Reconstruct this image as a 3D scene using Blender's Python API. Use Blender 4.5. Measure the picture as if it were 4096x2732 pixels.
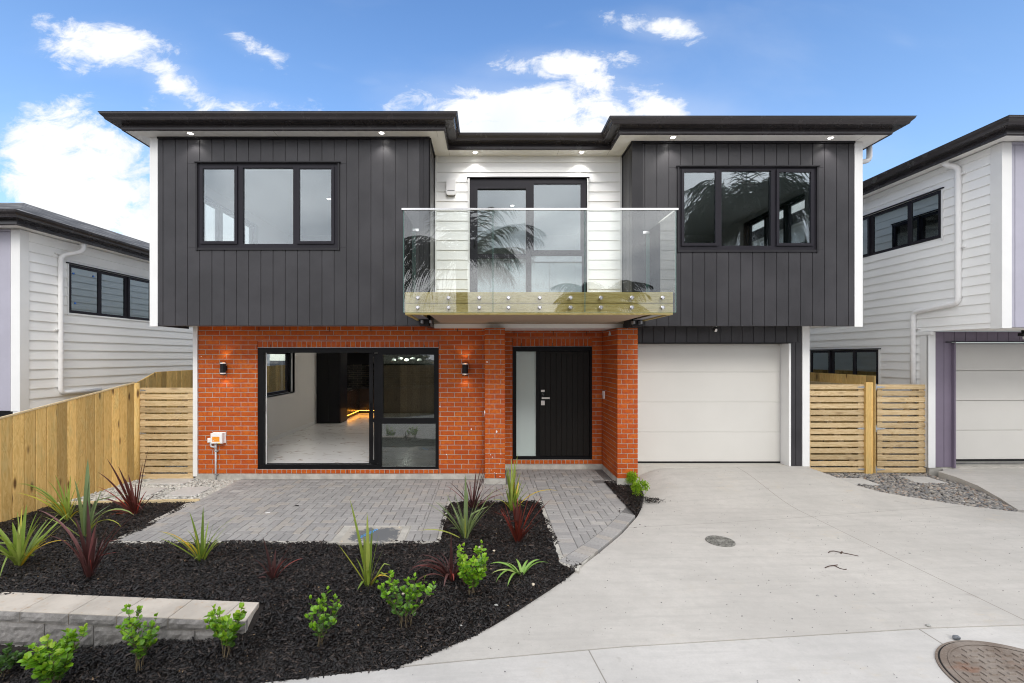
import bpy, bmesh, math, random
import numpy as np
from mathutils import Vector, Matrix
from mathutils.geometry import delaunay_2d_cdt
random.seed(7); RNG = np.random.default_rng(11)
for o in list(bpy.data.objects): bpy.data.objects.remove(o)
scene = bpy.context.scene
COL = scene.collection
R = math.radians

# ------------------------------------------------------------ camera
CAMZ = 2.2; F = 1820.4; U0 = 1947.0; V0 = 1427.0
cam_d = bpy.data.cameras.new('camera'); cam = bpy.data.objects.new('camera', cam_d); COL.objects.link(cam)
cam_d.sensor_width = 36; cam_d.sensor_fit = 'HORIZONTAL'; cam_d.lens = 16
cam_d.shift_x = (2048 - U0) / 4096; cam_d.shift_y = (V0 - 1366) / 4096
cam_d.clip_end = 2000; cam_d.clip_start = 0.05
cam.location = (0, 0, CAMZ); cam.rotation_euler = (R(90), 0, 0)
scene.camera = cam

# ------------------------------------------------------------ node helpers
def N(nt, typ, **kw):
    n = nt.nodes.new(typ)
    for k, v in kw.items():
        if k.startswith('i_'): n.inputs[k[2:].replace('_', ' ')].default_value = v
        else: setattr(n, k, v)
    return n
def L(nt, a, b): nt.links.new(a, b)
def M(nt, op, a, b=None, c=None, clamp=False):
    n = nt.nodes.new('ShaderNodeMath'); n.operation = op; n.use_clamp = clamp
    for i, v in enumerate((a, b, c)):
        if v is None: continue
        if hasattr(v, 'links'): nt.links.new(v, n.inputs[i])
        else: n.inputs[i].default_value = v
    return n.outputs[0]
def SS(nt, x, a, b, lo=0.0, hi=1.0):
    n = nt.nodes.new('ShaderNodeMapRange'); n.interpolation_type = 'SMOOTHSTEP'
    nt.links.new(x, n.inputs[0]); n.inputs[1].default_value = a; n.inputs[2].default_value = b
    n.inputs[3].default_value = lo; n.inputs[4].default_value = hi
    return n.outputs[0]
def MIX(nt, f, a, b, mode='MIX'):
    n = nt.nodes.new('ShaderNodeMix'); n.data_type = 'RGBA'; n.blend_type = mode
    if hasattr(f, 'links'): nt.links.new(f, n.inputs[0])
    else: n.inputs[0].default_value = f
    for i, v in ((6, a), (7, b)):
        if hasattr(v, 'links'): nt.links.new(v, n.inputs[i])
        else: n.inputs[i].default_value = (*v, 1)
    return n.outputs[2]

# ------------------------------------------------------------ world: blue sky with clouds ahead, overcast behind
SUN_EL, SUN_AZ = 38, 168      # azimuth clockwise from +Y (the way the camera looks)
world = bpy.data.worlds.new('World'); scene.world = world; world.use_nodes = True
nt = world.node_tree; nt.nodes.clear()
wout = N(nt, 'ShaderNodeOutputWorld'); bg = N(nt, 'ShaderNodeBackground')
sky = N(nt, 'ShaderNodeTexSky', sky_type='NISHITA', sun_disc=False)
sky.sun_elevation = R(SUN_EL); sky.sun_rotation = R(SUN_AZ); sky.air_density = 1.0; sky.dust_density = 0.3; sky.ozone_density = 2.0
tc = N(nt, 'ShaderNodeTexCoord'); sep = N(nt, 'ShaderNodeSeparateXYZ'); L(nt, tc.outputs['Generated'], sep.inputs[0])
dx, dy, dz = sep.outputs
ys = M(nt, 'MAXIMUM', dy, 0.02)
px_ = M(nt, 'DIVIDE', dx, ys); pz_ = M(nt, 'DIVIDE', dz, ys)
def wnoise(vec, scale, detail=8, rough=.6, dist=0.0, sx=1, sy=1, sz=1, off=0):
    mp = N(nt, 'ShaderNodeMapping'); L(nt, vec, mp.inputs[0]); mp.inputs['Scale'].default_value = (sx, sy, sz); mp.inputs['Location'].default_value = (off, off*.7, off*.3)
    n = N(nt, 'ShaderNodeTexNoise'); L(nt, mp.outputs[0], n.inputs['Vector'])
    n.inputs['Scale'].default_value = scale; n.inputs['Detail'].default_value = detail; n.inputs['Roughness'].default_value = rough; n.inputs['Distortion'].default_value = dist
    return n.outputs['Fac']
cmb = N(nt, 'ShaderNodeCombineXYZ'); L(nt, px_, cmb.inputs[0]); L(nt, pz_, cmb.inputs[1])
def blob(u, v, ru, rv, rot, w):
    cx, cz = (u - U0) / F, (V0 - v) / F; rx, rz = ru / F, rv / F; c, s = math.cos(R(rot)), math.sin(R(rot))
    a = M(nt, 'SUBTRACT', px_, cx); b = M(nt, 'SUBTRACT', pz_, cz)
    p = M(nt, 'MULTIPLY', M(nt, 'ADD', M(nt, 'MULTIPLY', a, c), M(nt, 'MULTIPLY', b, s)), 1 / rx)
    q = M(nt, 'MULTIPLY', M(nt, 'SUBTRACT', M(nt, 'MULTIPLY', b, c), M(nt, 'MULTIPLY', a, s)), 1 / rz)
    d = M(nt, 'ADD', M(nt, 'MULTIPLY', p, p), M(nt, 'MULTIPLY', q, q))
    e = M(nt, 'EXPONENT', M(nt, 'MULTIPLY', d, -0.9))
    return M(nt, 'MULTIPLY', e, w)
#            u     v    ru   rv  rot  w
blobs = [(430, 190, 290, 120, -8, 1.0), (700, 330, 300, 85, -38, .92), (300, 290, 110, 60, -10, .55), (620, 400, 60, 90, 20, .45),
         (1010, 190, 170, 50, -28, .78), (900, 440, 330, 70, 0, .80), (1080, 420, 90, 60, -20, .5),
         (330, 760, 360, 310, -30, 1.25), (560, 900, 220, 170, -20, 1.15), (430, 600, 180, 120, -40, .9), (120, 520, 130, 90, 20, .62), (520, 640, 230, 190, -20, .85), (60, 900, 260, 130, 0, .8),
         (230, 420, 90, 60, 50, .5), (880, 880, 240, 170, 0, 1.3), (3110, 870, 260, 170, 0, 1.3), (180, 130, 120, 60, -30, .5),
         (2250, 260, 330, 75, 4, .95), (2150, 440, 470, 120, 0, 1.3), (2120, 520, 420, 90, 0, 1.3), (2380, 330, 240, 100, -25, .8), (2690, 445, 330, 85, -10, 1.0),
         (2600, 100, 220, 62, -8, .88), (2050, 560, 500, 90, 0, 1.0), (3620, 170, 60, 25, -20, .28), (3870, 260, 90, 40, -20, .25), (1290, 265, 70, 14, -15, .34), (1480, 325, 60, 18, -5, .34), (2230, 95, 60, 15, 15, .26)]
tot = None
for b_ in blobs:
    e = blob(*b_); tot = e if tot is None else M(nt, 'MAXIMUM', tot, e)
n1 = wnoise(cmb.outputs[0], 5.5, 12, .62, .35, sx=.8, sy=1.25)
n2 = wnoise(cmb.outputs[0], 17, 8, .68, .5, sx=.7, sy=1.3, off=3)
fld = M(nt, 'ADD', M(nt, 'MULTIPLY', M(nt, 'SUBTRACT', n1, .5), 1.9), M(nt, 'MULTIPLY', M(nt, 'SUBTRACT', n2, .5), 1.45))
fld = M(nt, 'ADD', fld, tot)
front = SS(nt, fld, .42, .98)
wisp = M(nt, 'MULTIPLY', SS(nt, M(nt, 'ADD', wnoise(cmb.outputs[0], 2.3, 6, .55, .3, sx=.6, sy=1.6, off=9), M(nt, 'MULTIPLY', tot, .3)), .5, .95), .22)
front = M(nt, 'MAXIMUM', front, wisp)
shade = wnoise(cmb.outputs[0], 3.2, 6, .55, .2, off=5)
cl_front = MIX(nt, SS(nt, shade, .35, .75), (.74, .74, .74), (.60, .64, .70))
# rear sky: layered grey cloud
nb = wnoise(tc.outputs['Generated'], 2.6, 7, .55, .4, sx=1, sy=1, sz=2.2, off=2)
cl_back = MIX(nt, SS(nt, nb, .32, .68), (1.50, 1.50, 1.53), (.72, .76, .84))
back = M(nt, 'MAXIMUM', SS(nt, dy, .22, -.12), SS(nt, dz, .70, .86))
skyc = N(nt, 'ShaderNodeMix', data_type='RGBA', blend_type='MULTIPLY'); skyc.inputs[0].default_value = 1
L(nt, sky.outputs[0], skyc.inputs[6]); skyc.inputs[7].default_value = (.142, .152, .168, 1)      # sky strength ~0.12
hs = N(nt, 'ShaderNodeHueSaturation'); hs.inputs['Saturation'].default_value = 1.10; L(nt, skyc.outputs[2], hs.inputs['Color'])
hazec = MIX(nt, SS(nt, dz, .75, .0, .0, .36), hs.outputs[0], (.40, .56, .74))
c1 = MIX(nt, front, hazec, cl_front)
c2 = MIX(nt, back, c1, cl_back)
L(nt, c2, bg.inputs['Color']); bg.inputs['Strength'].default_value = 1.0
L(nt, bg.outputs[0], wout.inputs[0])

# ------------------------------------------------------------ sun through thin cloud
sl = bpy.data.lights.new('sun', 'SUN'); sl.energy = 1.0; sl.angle = R(18); sl.color = (1, .965, .91)
sun = bpy.data.objects.new('sun', sl); COL.objects.link(sun); sun.location = (0, -5, 20)
el, az = R(SUN_EL), R(SUN_AZ)
sd = Vector((math.sin(az) * math.cos(el), math.cos(az) * math.cos(el), math.sin(el)))
sun.rotation_euler = (-sd).to_track_quat('-Z', 'Y').to_euler()
vs = scene.view_settings; vs.view_transform = 'Standard'; vs.look = 'None'; vs.exposure = 0.60; vs.gamma = 1
scene.render.engine = 'CYCLES'
try:
    scene.cycles.filter_width = 1.1; scene.render.filter_size = 1.1
    scene.cycles.use_denoising = True; scene.cycles.max_bounces = 10; scene.cycles.transparent_max_bounces = 16
except Exception: pass

def X(u, Y): return (u - U0) / F * Y
def Z(v, Y): return CAMZ + (V0 - v) / F * Y

# ------------------------------------------------------------ materials
MATS = {}
def new_mat(name):
    m = bpy.data.materials.new(name); m.use_nodes = True; n = m.node_tree
    b = n.nodes['Principled BSDF']; MATS[name] = m
    return m, n, b
def noise(n, vec, scale, detail=4, rough=.55, dist=0, stretch=(1, 1, 1), off=None):
    mp = N(n, 'ShaderNodeMapping'); L(n, vec, mp.inputs[0]); mp.inputs['Scale'].default_value = stretch
    if off is not None: L(n, off, mp.inputs['Location'])
    t = N(n, 'ShaderNodeTexNoise'); L(n, mp.outputs[0], t.inputs['Vector'])
    t.inputs['Scale'].default_value = scale; t.inputs['Detail'].default_value = detail; t.inputs['Roughness'].default_value = rough; t.inputs['Distortion'].default_value = dist
    return t.outputs['Fac']
def rndout(n):
    a = N(n, 'ShaderNodeAttribute', attribute_name='rnd'); return a.outputs['Fac']
def bump(n, b, h, strength=.3, dist=.01):
    bp = N(n, 'ShaderNodeBump'); bp.inputs['Strength'].default_value = strength; bp.inputs['Distance'].default_value = dist
    L(n, h, bp.inputs['Height']); L(n, bp.outputs[0], b.inputs['Normal'])
def simple(name, c, rough=.5, metal=0, var=.08, nscale=3, bstr=0, bscale=200, rk=0, spec=.5, coat=0, stretch=(1, 1, 1), sc2=None):
    m, n, b = new_mat(name); g = N(n, 'ShaderNodeNewGeometry').outputs['Position']
    f = noise(n, g, nscale, 5, .6, stretch=stretch)
    lo = tuple(v * (1 - var) for v in c); hi = tuple(min(1, v * (1 + var)) for v in c)
    col = MIX(n, SS(n, f, .3, .7), lo, hi)
    if sc2:
        col = MIX(n, SS(n, noise(n, g, nscale * 6, 4, .7), .55, .75, 0, sc2[1]), col, sc2[0])
    if rk:
        k = M(n, 'ADD', M(n, 'MULTIPLY', M(n, 'SUBTRACT', rndout(n), .5), rk), 1)
        vm = N(n, 'ShaderNodeVectorMath', operation='SCALE'); L(n, col, vm.inputs[0]); L(n, k, vm.inputs['Scale']); col = vm.outputs[0]
    L(n, col, b.inputs['Base Color']); b.inputs['Roughness'].default_value = rough; b.inputs['Metallic'].default_value = metal
    b.inputs['Specular IOR Level'].default_value = spec; b.inputs['Coat Weight'].default_value = coat
    L(n, M(n, 'ADD', M(n, 'MULTIPLY', M(n, 'SUBTRACT', f, .5), .15), rough), b.inputs['Roughness'])
    if bstr: bump(n, b, noise(n, g, bscale, 3, .6), bstr, .004)
    return m
def ramp(n, fac, stops, interp='LINEAR'):
    r = N(n, 'ShaderNodeValToRGB'); r.color_ramp.interpolation = interp; L(n, fac, r.inputs[0])
    els = r.color_ramp.elements
    while len(els) < len(stops): els.new(.5)
    for e, (p, c) in zip(els, stops): e.position = p; e.color = (*c, 1)
    return r.outputs[0]

# cladding etc.
simple('dark_cladding', (.036, .0345, .038), .36, var=.18, nscale=1.6, bstr=.12, bscale=260, rk=.12, spec=.30)
simple('dark_timber_trim', (.022, .021, .024), .4, var=.1, spec=.2)
simple('white_weatherboard', (.87, .87, .855), .5, var=.02, nscale=1.2, bstr=.08, bscale=120, rk=.03)
simple('white_paint', (.75, .75, .74), .45, var=.02)
simple('soffit_paint', (.90, .885, .855), .7, var=.02, nscale=1)
simple('dark_aluminium', (.017, .0155, .021), .38, var=.06, spec=.18)
simple('black_aluminium', (.008, .008, .009), .38, var=.1, spec=.12)
simple('gutter_metal', (.044, .039, .041), .26, var=.08, nscale=4, spec=.55)
simple('garage_door_paint', (.59, .575, .54), .62, var=.02, nscale=1, bstr=.3, bscale=420, spec=.15)
simple('lilac_paint', (.38, .37, .44), .5, var=.04, bstr=.1, rk=.06)
simple('purple_paint', (.165, .135, .185), .5, var=.05, bstr=.1, rk=.06)
simple('mortar', (.38, .345, .31), .9, var=.14, nscale=9, bstr=.5, bscale=300)
simple('footing_concrete', (.42, .40, .36), .9, var=.2, nscale=5, bstr=.4, bscale=90, sc2=((.25, .24, .2), .5))
simple('steel', (.72, .71, .70), .18, metal=1, var=.05)
simple('satin_steel', (.62, .58, .55), .32, metal=1, var=.05)
simple('galvanised', (.42, .44, .47), .45, metal=.7, var=.15, nscale=30)
simple('pvc_white', (.82, .81, .80), .35, var=.02)
simple('pvc_grey', (.55, .56, .57), .45, var=.04)
simple('black_plastic', (.010, .010, .011), .45, var=.1, spec=.2)
simple('dark_slot', (.004, .004, .004), .9)
simple('interior_wall', (.72, .70, .67), .85, var=.015, nscale=1)
simple('interior_ceiling', (.80, .79, .77), .9, var=.01)
simple('black_lacquer', (.006, .006, .008), .35, var=.1, spec=.3)
simple('dark_joinery', (.035, .018, .010), .22, var=.2, spec=.6)
simple('stone_top', (.03, .03, .03), .15, var=.2)
simple('wood_stool', (.45, .26, .10), .4)
simple('soil', (.018, .014, .012), .95, var=.35, nscale=30, bstr=1, bscale=60)
simple('rust_wire', (.05, .022, .012), .7, var=.3, nscale=40)
simple('orange_label', (.85, .30, .02), .4, var=.1, nscale=60)
simple('yellow_label', (.85, .65, .05), .4)
simple('blue_tape', (.02, .16, .62), .5)
simple('blue_paint', (.05, .38, .85), .5)
simple('orange_tube', (.65, .12, .03), .5)
simple('bark', (.16, .12, .085), .9, var=.3, nscale=8, bstr=1, bscale=30, stretch=(1, 1, .4))
simple('stone_cap', (.50, .45, .385), .85, var=.16, nscale=2.2, bstr=.25, bscale=150, rk=.18, sc2=((.42, .26, .13), .65))
simple('split_stone', (.235, .222, .210), .92, var=.22, nscale=14, bstr=1.0, bscale=70, rk=.16, sc2=((.42, .39, .36), .6))
simple('slab_concrete', (.47, .46, .44), .85, var=.08, nscale=6, bstr=.2, bscale=150)
simple('old_plastic', (.13, .13, .135), .85, var=.35, nscale=5, bstr=.5, bscale=60, sc2=((.42, .38, .33), .95))
simple('grate_metal', (.19, .185, .165), .75, metal=.1, var=.5, nscale=40)
simple('stem_brown', (.10, .075, .04), .8, var=.2)
simple('stone_pebble_light', (.43, .42, .385), .8, var=.06, nscale=30, rk=.65)
simple('far_roof', (.10, .10, .11), .8, var=.2)

def brick_mat():
    m, n, b = new_mat('brick'); g = N(n, 'ShaderNodeNewGeometry').outputs['Position']; r = rndout(n)
    base = ramp(n, r, [(0, (.39, .072, .010)), (.3, (.45, .092, .011)), (.65, (.49, .108, .012)), (.9, (.53, .128, .016)), (1, (.40, .080, .018))])
    f = noise(n, g, 22, 5, .65)
    col = MIX(n, SS(n, f, .35, .75), base, (.36, .060, .018))
    # lime and mortar smears
    sm = M(n, 'MULTIPLY', SS(n, noise(n, g, 5, 3, .6), .50, .70), SS(n, noise(n, g, 38, 6, .8, stretch=(1, 1, 2)), .56, .72))
    col = MIX(n, M(n, 'MULTIPLY', sm, .62), col, (.55, .36, .27))
    L(n, col, b.inputs['Base Color']); b.inputs['Roughness'].default_value = .62; b.inputs['Specular IOR Level'].default_value = .14
    bump(n, b, noise(n, g, 160, 4, .7), .35, .003)
brick_mat()

def timber_mat(name, axis, c_lo, c_mid, c_hi, knots=.8, rk=.30, green=.0, freq=1.0):
    m, n, b = new_mat(name); g = N(n, 'ShaderNodeNewGeometry').outputs['Position']; r = rndout(n)
    off = N(n, 'ShaderNodeCombineXYZ'); L(n, M(n, 'MULTIPLY', r, 37), off.inputs[0]); L(n, M(n, 'MULTIPLY', r, 53), off.inputs[2]); L(n, M(n, 'MULTIPLY', r, 11), off.inputs[1])
    st = {'x': (1.0, 9, 9), 'y': (9, 1.0, 9), 'z': (9, 9, 1.0)}[axis]; st2 = {'x': (1.2, 60, 60), 'y': (60, 1.2, 60), 'z': (60, 60, 1.2)}[axis]
    st3 = {'x': (2.2, 8, 8), 'y': (8, 2.2, 8), 'z': (8, 8, 2.2)}[axis]
    w = noise(n, g, 1.5 * freq, 3, .5, 1.8, st, off.outputs[0])
    rings = M(n, 'FRACT', M(n, 'MULTIPLY', w, 7)); rings = M(n, 'ABSOLUTE', M(n, 'SUBTRACT', rings, .5)); rings = M(n, 'MULTIPLY', rings, 2)
    fine = noise(n, g, 1.0, 3, .7, 0, st2, off.outputs[0])
    t = M(n, 'ADD', M(n, 'MULTIPLY', rings, .45), M(n, 'MULTIPLY', fine, .6))
    col = ramp(n, t, [(.12, c_lo), (.45, c_mid), (.85, c_hi)])
    mp = N(n, 'ShaderNodeMapping'); L(n, g, mp.inputs[0]); mp.inputs['Scale'].default_value = st3; L(n, off.outputs[0], mp.inputs['Location'])
    v = N(n, 'ShaderNodeTexVoronoi'); L(n, mp.outputs[0], v.inputs['Vector']); v.inputs['Scale'].default_value = .85; v.inputs['Randomness'].default_value = 1
    kn = SS(n, M(n, 'ADD', v.outputs['Distance'], M(n, 'MULTIPLY', fine, .05)), .23, .09)
    col = MIX(n, M(n, 'MULTIPLY', kn, knots), col, (.10, .045, .014))
    if green:
        col = MIX(n, M(n, 'MULTIPLY', SS(n, noise(n, g, 1.3, 3, .6, 0, st3, off.outputs[0]), .48, .72), green), col, (.30, .33, .17))
    k = M(n, 'ADD', M(n, 'MULTIPLY', M(n, 'SUBTRACT', M(n, 'FRACT', M(n, 'MULTIPLY', r, 7.3)), .5), rk), 1)
    vm = N(n, 'ShaderNodeVectorMath', operation='SCALE'); L(n, col, vm.inputs[0]); L(n, k, vm.inputs['Scale'])
    L(n, vm.outputs[0], b.inputs['Base Color']); b.inputs['Roughness'].default_value = .68; b.inputs['Specular IOR Level'].default_value = .3
    bump(n, b, t, .18, .003)
timber_mat('fence_timber', 'z', (.44, .26, .075), (.60, .39, .13), (.70, .49, .20), .95, .75, .22)
timber_mat('slat_timber', 'x', (.34, .225, .10), (.49, .355, .19), (.60, .465, .28), .40, .34, .10, .8)
timber_mat('deck_timber', 'x', (.34, .24, .075), (.53, .41, .155), (.64, .52, .25), .15, .12, .12)
timber_mat('underside_timber', 'x', (.34, .26, .18), (.44, .35, .26), (.50, .41, .31), .1, .15)
timber_mat('beam_timber', 'y', (.30, .20, .07), (.42, .30, .12), (.50, .38, .18), .15, .2)
timber_mat('edging_timber', 'x', (.45, .33, .16), (.60, .47, .27), (.68, .55, .35), .2, .1)
timber_mat('far_fence_timber', 'z', (.20, .125, .05), (.30, .20, .09), (.38, .27, .13), .6, .6)

def paver_mat():
    m, n, b = new_mat('paver'); g = N(n, 'ShaderNodeNewGeometry').outputs['Position']; r = rndout(n)
    base = ramp(n, r, [(0, (.285, .275, .268)), (.45, (.325, .315, .305)), (.8, (.36, .345, .332)), (.93, (.37, .335, .295)), (1, (.46, .45, .44))])
    f = noise(n, g, 30, 5, .7); col = MIX(n, SS(n, f, .3, .75, 0, .45), base, (.21, .205, .20))
    big = SS(n, noise(n, g, 1.4, 4, .6), .45, .7, 0, .28); col = MIX(n, big, col, (.42, .40, .375))
    L(n, col, b.inputs['Base Color']); b.inputs['Roughness'].default_value = .85; b.inputs['Specular IOR Level'].default_value = .25
    bump(n, b, noise(n, g, 170, 4, .7), .4, .003)
paver_mat()

def concrete_mat(name, c, joints, warm=(.50, .42, .30)):
    m, n, b = new_mat(name); g = N(n, 'ShaderNodeNewGeometry').outputs['Position']
    s = N(n, 'ShaderNodeSeparateXYZ'); L(n, g, s.inputs[0])
    f = noise(n, g, .9, 6, .6, .3); f2 = noise(n, g, 5.5, 6, .65, .2, stretch=(.22, 1.9, 1)); f3 = noise(n, g, 60, 4, .7)
    col = MIX(n, SS(n, f, .3, .7), tuple(v * .90 for v in c), tuple(min(1, v * 1.06) for v in c))
    col = MIX(n, SS(n, f2, .42, .75, 0, .60), col, tuple(v * .80 for v in c))
    col = MIX(n, SS(n, f3, .35, .75, 0, .22), col, tuple(v * .74 for v in c))
    col = MIX(n, SS(n, noise(n, g, 10, 6, .72), .38, .66, 0, .20), col, tuple(v * .68 for v in c))
    drip = SS(n, noise(n, g, 4.2, 2, .5, .6), .70, .76); col = MIX(n, M(n, 'MULTIPLY', drip, .30), col, (.27, .25, .22))
    st = M(n, 'MULTIPLY', SS(n, noise(n, g, 1.7, 4, .6), .56, .74), SS(n, noise(n, g, 14, 5, .7, stretch=(.6, 1.5, 1)), .45, .7))
    col = MIX(n, M(n, 'MULTIPLY', st, .55), col, warm)
    sp = SS(n, noise(n, g, 38, 2, .5), .735, .77); col = MIX(n, M(n, 'MULTIPLY', sp, .55), col, (.16, .15, .14))
    for (ax, pos, w, slope) in joints:
        a, o = (s.outputs[0], s.outputs[1]) if ax == 'x' else (s.outputs[1], s.outputs[0])
        d = M(n, 'ABSOLUTE', M(n, 'SUBTRACT', M(n, 'SUBTRACT', a, pos), M(n, 'MULTIPLY', o, slope)))
        col = MIX(n, SS(n, d, w * 1.6, w * .4, 0, .75), col, (.17, .15, .125))
    L(n, col, b.inputs['Base Color']); b.inputs['Roughness'].default_value = .82; b.inputs['Specular IOR Level'].default_value = .25
    h = M(n, 'ADD', M(n, 'MULTIPLY', noise(n, g, 26, 4, .7, stretch=(.25, 3, 1)), .7), M(n, 'MULTIPLY', f3, .5))
    bump(n, b, h, .22, .004)
concrete_mat('driveway_concrete', (.475, .452, .418), [('x', 4.47, .004, 0), ('y', 5.66, .0028, .135)])
concrete_mat('street_concrete', (.505, .487, .462), [('x', 1.22, .005, -.12), ('x', 3.52, .006, 0), ('x', -2.9, .005, 0), ('x', -6.9, .005, 0), ('x', 8.2, .005, 0)])
concrete_mat('apron_concrete', (.50, .475, .43), [])

def mulch_mat():
    m, n, b = new_mat('mulch'); r = rndout(n)
    col = ramp(n, r, [(0, (.004, .0035, .0035)), (.5, (.010, .008, .0078)), (.8, (.023, .018, .0165)), (.93, (.052, .036, .028)), (.985, (.080, .062, .052)), (1, (.24, .16, .09))])
    L(n, col, b.inputs['Base Color']); b.inputs['Roughness'].default_value = .42; b.inputs['Specular IOR Level'].default_value = .34
mulch_mat()
def pebble_dark():
    m, n, b = new_mat('stone_pebble_mixed'); r = rndout(n); g = N(n, 'ShaderNodeNewGeometry').outputs['Position']
    col = ramp(n, r, [(0, (.10, .10, .105)), (.3, (.19, .185, .18)), (.6, (.27, .25, .225)), (.85, (.36, .33, .29)), (.95, (.30, .20, .14)), (1, (.50, .47, .42))])
    col = MIX(n, SS(n, noise(n, g, 90, 3, .6), .4, .7, 0, .3), col, (.15, .14, .13))
    L(n, col, b.inputs['Base Color']); b.inputs['Roughness'].default_value = .6
pebble_dark()
def shingle_mat():
    m, n, b = new_mat('roof_shingle'); g = N(n, 'ShaderNodeNewGeometry').outputs['Position']
    f = noise(n, g, 1.0, 2, .5, 0, (2.6, 1.7, 22)); f2 = noise(n, g, 5, 3, .6, 0, (1, 1, 4))
    col = ramp(n, M(n, 'ADD', M(n, 'MULTIPLY', f, .8), M(n, 'MULTIPLY', f2, .2)), [(.44, (.030, .028, .027)), (.54, (.085, .082, .08)), (.66, (.26, .25, .24))])
    L(n, col, b.inputs['Base Color']); b.inputs['Roughness'].default_value = .9; bump(n, b, f, .6, .01)
shingle_mat()
def marble_mat():
    m, n, b = new_mat('marble_tile'); g = N(n, 'ShaderNodeNewGeometry').outputs['Position']
    d = noise(n, g, 1.1, 2.5, .5, 2.2, (.75, 1.6, 1)); v = M(n, 'ABSOLUTE', M(n, 'SUBTRACT', d, .5))
    gate = SS(n, noise(n, g, 2.6, 3, .5, off=None, stretch=(1, 2, 1)), .46, .56)
    vein = M(n, 'MULTIPLY', SS(n, v, .020, .003), gate)
    col = MIX(n, M(n, 'MULTIPLY', vein, .75), (.87, .855, .835), (.30, .20, .14))
    col = MIX(n, SS(n, noise(n, g, 3, 4, .6), .5, .8, 0, .2), col, (.6, .58, .57))
    L(n, col, b.inputs['Base Color']); b.inputs['Roughness'].default_value = .22
marble_mat()
def cover_mat():
    m, n, b = new_mat('worn_cover'); g = N(n, 'ShaderNodeNewGeometry').outputs['Position']
    s = N(n, 'ShaderNodeSeparateXYZ'); L(n, g, s.inputs[0])
    a = M(n, 'MULTIPLY', M(n, 'SUBTRACT', s.outputs[0], -1.36), 2.9); c = M(n, 'MULTIPLY', M(n, 'SUBTRACT', s.outputs[1], 5.60), 3.6)
    d = M(n, 'ADD', M(n, 'MULTIPLY', a, a), M(n, 'MULTIPLY', c, c)); d = M(n, 'ADD', d, M(n, 'MULTIPLY', M(n, 'SUBTRACT', noise(n, g, 9, 5, .65), .5), 2.6))
    d = M(n, 'ADD', d, M(n, 'MULTIPLY', M(n, 'SUBTRACT', noise(n, g, 45, 4, .7, stretch=(.6, 1.5, 1)), .5), 1.6))
    col = MIX(n, SS(n, d, .55, .95), (.125, .13, .135), (.40, .37, .32)); L(n, col, b.inputs['Base Color']); b.inputs['Roughness'].default_value = .85
cover_mat()
simple('joint_sand', (.15, .145, .14), .95, var=.3, nscale=40)
def tile_mat():
    m, n, b = new_mat('black_tile'); g = N(n, 'ShaderNodeNewGeometry').outputs['Position']
    mp = N(n, 'ShaderNodeMapping'); L(n, g, mp.inputs[0]); mp.inputs['Rotation'].default_value = (R(90), 0, 0)
    br = N(n, 'ShaderNodeTexBrick'); L(n, mp.outputs[0], br.inputs['Vector']); br.inputs['Scale'].default_value = 1
    br.inputs['Color1'].default_value = (.010, .010, .011, 1); br.inputs['Color2'].default_value = (.016, .015, .015, 1); br.inputs['Mortar'].default_value = (.12, .10, .07, 1)
    br.inputs['Brick Width'].default_value = .3; br.inputs['Row Height'].default_value = .078; br.inputs['Mortar Size'].default_value = .004
    L(n, br.outputs['Color'], b.inputs['Base Color']); b.inputs['Roughness'].default_value = .15
tile_mat()
def glass_mat(name, tint, base, k=1.0, refl=(1, 1, 1)):
    m = bpy.data.materials.new(name); m.use_nodes = True; n = m.node_tree; n.nodes.clear(); MATS[name] = m
    o = N(n, 'ShaderNodeOutputMaterial'); tr = N(n, 'ShaderNodeBsdfTransparent'); gl = N(n, 'ShaderNodeBsdfGlossy'); mx = N(n, 'ShaderNodeMixShader')
    tr.inputs[0].default_value = (*tint, 1); gl.inputs['Roughness'].default_value = 0.0; gl.inputs['Color'].default_value = (*refl, 1)
    fr = N(n, 'ShaderNodeFresnel'); fr.inputs[0].default_value = 1.5
    fac = M(n, 'ADD', M(n, 'MULTIPLY', fr.outputs[0], k), base, clamp=True)
    L(n, fac, mx.inputs[0]); L(n, tr.outputs[0], mx.inputs[1]); L(n, gl.outputs[0], mx.inputs[2]); L(n, mx.outputs[0], o.inputs[0])
glass_mat('window_glass', (.88, .925, .93), .075, 1.0, (.90, .95, 1.0))
glass_mat('door_glass', (.52, .56, .55), .09, 1.0)
glass_mat('clear_glass', (.97, .985, .98), .0, .55)
glass_mat('balcony_glass', (.955, .98, .97), .035, 1.0)
glass_mat('side_glass', (.35, .38, .38), .30, 1.0, (.85, .95, .97))
def frosted():
    m, n, b = new_mat('frosted_glass'); b.inputs['Base Color'].default_value = (.50, .60, .58, 1); b.inputs['Roughness'].default_value = .12
    b.inputs['Specular IOR Level'].default_value = .9
frosted()
m, n, b = new_mat('glass_edge'); b.inputs['Base Color'].default_value = (.10, .22, .19, 1); b.inputs['Roughness'].default_value = .15
m, n, b = new_mat('clear_acrylic'); b.inputs['Base Color'].default_value = (.75, .68, .64, 1); b.inputs['Roughness'].default_value = .15
def emit(name, c, s):
    m, n, b = new_mat(name); b.inputs['Base Color'].default_value = (*c, 1); b.inputs['Emission Color'].default_value = (*c, 1); b.inputs['Emission Strength'].default_value = s
emit('lamp_white', (1, .97, .92), 7.0)
emit('lamp_warm', (1, .50, .16), 14.0)
emit('led_strip', (1, .38, .035), 11.0)
emit('pendant_glow', (.95, 1, .88), .9)
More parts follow.
